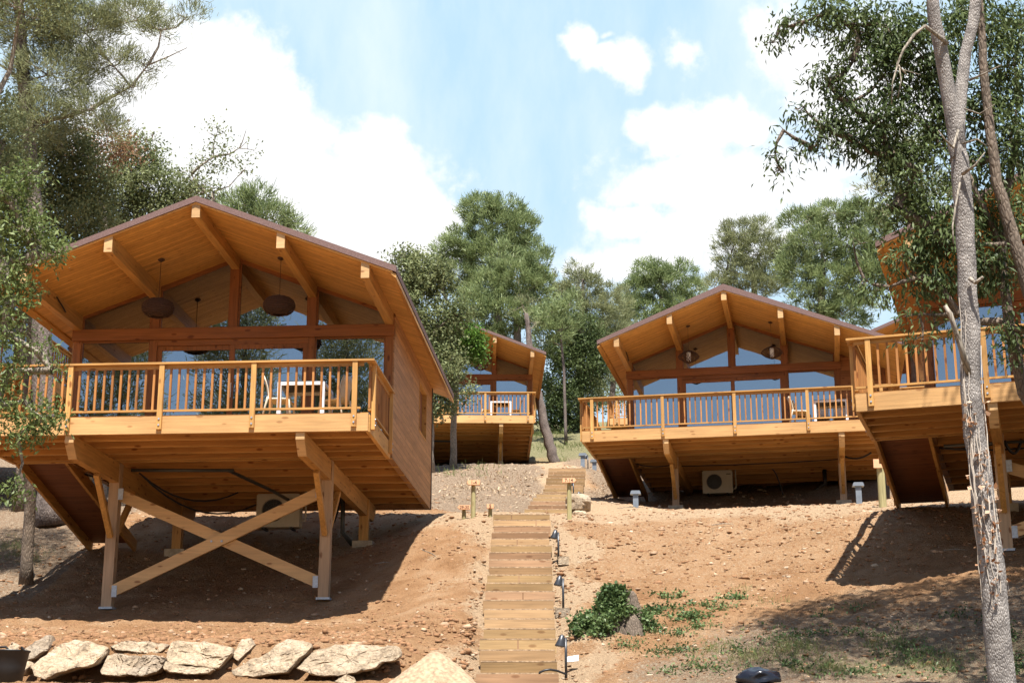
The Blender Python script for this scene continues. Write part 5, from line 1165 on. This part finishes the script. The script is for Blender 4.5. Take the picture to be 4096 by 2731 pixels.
# the shade-casting upper crown of the right-hand oak, mostly above the picture
tree('oak_tree','tall oak at the far right whose crown rises out of the picture','oak tree',GO,[(2900,1500,20),(2760,700,20),(2640,100,20),(2560,-400,20)],[.25,.2,.15,.1],
  [wb(5.6,20.3,13.2,1.3,1.0,20),wb(7.2,20.6,13.5,1.6,1.1,20),wb(6.4,18.7,13.0,1.6,1.1,20),wb(8.6,19.5,13.2,1.8,1.2,20),wb(5.0,18.2,13.0,1.0,.9,20)[:5]+(.5,),wb(9.9,21.0,13,1.6,1.2,20),wb(8.0,17.6,13,1.7,1.1,20),wb(4.6,16.9,13,.9,.8,20)[:5]+(.5,),wb(10.4,18.5,13,1.6,1.3,20)],20,'hang',OAKD,BARKD,dens=16,n=16,size=.2,L=.15,w=.06,seed=54,gap=.12,gs=.9,twig=.1)
# trees behind the camera, seen only in the window reflections
for k,(x,y,h) in enumerate(((-17.5,-8,22),(-12.2,-6,20),(-23,-7,22))):
    g=g1(x,y); rt=empty('pine_tree',(x,y,g),0,['tall pine behind the viewpoint mirrored in the nearest windows, middle one','tall pine behind the viewpoint mirrored in the nearest windows, right one','tall pine behind the viewpoint mirrored in the nearest windows, left one'][k],'pine tree',GP)
    MB().tube([(0,0,-.2),(.2,0,h*.5),(.1,.1,h)],[.3,.22,.06],10).build('trunk',BARKP,rt,smooth=True)
    r=np.random.RandomState(80+k); m_=420; t=r.rand(m_); z=h*(.42+.62*t); rad=2.9*np.sqrt(np.clip(1-t*.75,0,1)); a=r.uniform(0,6.28,m_); q=np.sqrt(r.rand(m_))
    c=np.stack([np.cos(a)*rad*q,np.sin(a)*rad*q,z],-1); c=c[vnoise(c[:,0],c[:,1],c[:,2],.7,2)>-.08]; d=np.stack([c[:,0]*.3,c[:,1]*.3,np.ones(len(c))*.4],-1)
    leaf_mesh('crown',rt,c,d,'pine',60,.3,.32,.045,PINEG,90+k,(0,0,0))
# --- stump with ivy, ground ivy, weeds
sb=hitd(1425,1432,23,30)
st=empty('tree_stump',sb,0,'old tree stump overgrown with ivy on the bank right of the steps','tree stump')
m=MB(); n=22; prof=[(-.25,.62),(.0,.50),(.15,.37),(.3,.29),(.48,.24),(.52,.21)]; vs=[];fs=[]
for i,(z,r_) in enumerate(prof):
    for k in range(n):
        a=2*math.pi*k/n; q=r_*(1+.16*math.sin(a*5+1)+.08*math.sin(a*9)); vs.append((q*math.cos(a),q*math.sin(a),z+(.03*math.sin(a*3) if i>3 else 0)))
for i in range(len(prof)-1):
    for k in range(n): fs.append((i*n+k,i*n+(k+1)%n,(i+1)*n+(k+1)%n,(i+1)*n+k))
fs.append(tuple((len(prof)-1)*n+k for k in range(n))); m.add(vs,fs); m.build('stump_wood',BARKD,st)
r=np.random.RandomState(3); N_=720; a=r.uniform(math.pi*.9,math.pi*2.0,N_); z=r.uniform(-.1,.58,N_)**1.0; R=np.interp(z,[-.25,0,.15,.3,.48,.6],[.68,.56,.43,.35,.30,.2])
c=np.stack([np.cos(a)*R,np.sin(a)*R,z],-1)
top=np.stack([r.uniform(-.24,.18,130),r.uniform(-.2,.2,130),r.uniform(.5,.60,130)],-1); c=np.vstack([c,top])
tr_=np.stack([r.uniform(-.85,-.2,220),r.uniform(-.7,-.2,220),np.zeros(220)],-1); tr_[:,2]=[g1(sb.x+q[0],sb.y+q[1])-sb.z+.05+max(0,.35+q[0]*.3)*r.rand() for q in tr_]; c=np.vstack([c,tr_]); c=c[vnoise(c[:,0],c[:,1],c[:,2],3.2,2)>-.06]; d=c.copy(); d[:,2]=-.2
leaf_mesh('ivy',st,c+np.array(sb)[None],d,'oak',6,.035,.062,.062,IVY,5,sb)
def patch(name,label_or_kind,blobs,mat,n,size,L,w,seed,kind='oak',dens=40,dmax=40):
    r=np.random.RandomState(seed); cs=[]
    for dx,dy,rx,ry,dn in blobs:
        c=hitd(dx,dy,19,dmax); mp_=mpp(c)*4096/2352; rx_=rx*mp_; ry_=ry*mp_/max(.12,.30)
        m_=int(dens*rx_*ry_*3.14*dn)+3; q=r.normal(0,.45,(m_,2)); X=c.x+q[:,0]*rx_; Y=c.y+q[:,1]*ry_
        ok=(np.abs(X-.13)>.68)|(Y>33); cs.append(np.stack([X,Y],-1)[ok])
    q=np.vstack(cs); X,Y=q[:,0],q[:,1]; k=vnoise(X,Y,seed,1.6,3)>-.12; X,Y=X[k],Y[k]
    Z=gz(X,Y)+(vnoise(X,Y,0,.9,3)*.17+vnoise(X,Y,3,4.5,4,.6)*.085+np.maximum(0,vnoise(X,Y,9,9,3))*.09)+.012
    c=np.stack([X,Y,Z],-1); d=np.tile(np.array([[0,-.3,.8 if kind!='oak' else .25]]),(len(c),1))
    o=leaf_mesh(name,None,c,d,kind,n,size,L,w,mat,seed,(0,0,0)); tag(o,kind='stuff'); return o
patch('ground_ivy','',[(1370,1440,35,18,1.6),(1345,1425,20,14,1),(1460,1420,55,16,1.3),(1500,1400,40,12,1),(1600,1400,55,14,1.4),(1590,1415,50,12,1.2),(1540,1370,40,8,.8),(1690,1380,40,8,1),(1480,1445,60,10,.8),(1560,1440,60,10,.9)],IVY,7,.05,.06,.05,61,dens=190)
patch('weeds','',[(1420,1455,60,14,1),(1500,1425,50,14,1.2),(1650,1400,60,10,.9),(1760,1400,50,8,.8),(1850,1420,50,8,.8),(1560,1500,60,14,1.2),(1450,1480,50,12,1),(1640,1540,60,14,1.2),(1540,1545,50,12,1),(1560,1455,40,12,1.2),(1620,1440,50,10,.8),(1500,1495,35,8,1),(1590,1530,45,12,1.2),(1700,1500,50,12,1),(1750,1440,60,12,.7),(1800,1480,70,20,1),(1870,1460,60,15,.8),(1830,1530,80,20,1.2),(1960,1400,60,12,.5),(2000,1450,80,20,.8),(2100,1500,100,25,1.2),(1720,1550,60,15,1),(1650,1480,50,10,.8),(2200,1420,60,12,.5),(2300,1450,60,25,1.3),(2330,1530,60,30,1.3),(2150,1550,80,15,1),(1950,1550,80,15,1)],IVY,6,.05,.06,.03,62,dens=110)
patch('grass','',[(1580,1460,50,12,1),(1480,1490,40,10,.6),(1640,1500,60,14,1),(1720,1520,80,18,1.2),(1820,1500,90,25,1.3),(1900,1540,90,20,1.2),(2050,1480,90,25,.8),(2150,1520,90,25,.8),(1760,1390,60,6,.4),(1700,1360,40,5,.4),(1340,1440,30,10,.5),(20,1270,60,30,1.0),(70,1290,40,15,.8)],GRASS,9,.05,.085,.006,63,kind='pine',dens=80)
patch('grass','',[(1150,1092,90,3,1),(1050,1090,60,3,1),(1250,1000,70,30,1),(1280,1030,70,20,1),(1300,1060,30,6,.5),(1120,1075,60,5,1),(1230,970,60,30,1)],GRASS,10,.12,.18,.02,64,kind='pine',dens=9,dmax=118)
patch('dry_litter','',[(1100,1125,110,22,1),(1180,1100,80,18,1),(1050,1150,70,18,.8),(1180,1140,70,12,.8),(1370,1130,35,20,.9),(1420,1120,40,20,.5)],LITT,5,.14,.16,.03,65,dens=15,dmax=70)
patch('dry_litter','',[(1800,1500,160,35,1),(1600,1500,150,30,.8),(2000,1450,160,40,.8),(1480,1440,80,25,.7),(1900,1380,140,12,.3),(2200,1480,140,40,1),(40,1290,70,30,1.2),(1060,1480,60,40,.4),(1070,1250,40,40,.5),(950,1430,80,20,.4),(1330,1500,50,40,.5)],LITT,4,.07,.055,.008,66,dens=44)
# twigs and sticks lying about
for k,(dx,dy,l,a) in enumerate(((975,1205,.5,-.5),(990,1280,.55,-.9),(1420,1150,.7,.2),(2195,1270,.5,.1),(1330,1440,.3,.6),(1890,1515,.35,1.1),(1450,1170,.8,.15),(880,1300,.3,.3),(1660,1210,.5,.2),(1260,1405,.3,.5))):
    c=hitd(dx,dy,19,60); v=Vector((math.cos(a)*l/2,.1,math.sin(a)*l/2*.4+.0)); o=MB().tube([c-v+Vector((0,0,.05)),c+Vector((.02,0,.075)),c+v+Vector((0,0,.06))],[.008,.01,.004],5).build('stick',BARKL)
    tag(o,['curved twig on the sand left of the step tops','longer twig on the slope below the 5 sign','dry stick on the sandy mound left of centre','pale stick in the shade under the right chalet','short twig beside the ivy stump','pale stick on the weedy ground at lower right','second dry stick on the mound near the bollard','pale splinter on the bank beside the right stilt','dark twig on the red slope below the air conditioner','little twig between two path lamps'][k],'stick','sticks lying on the soil')
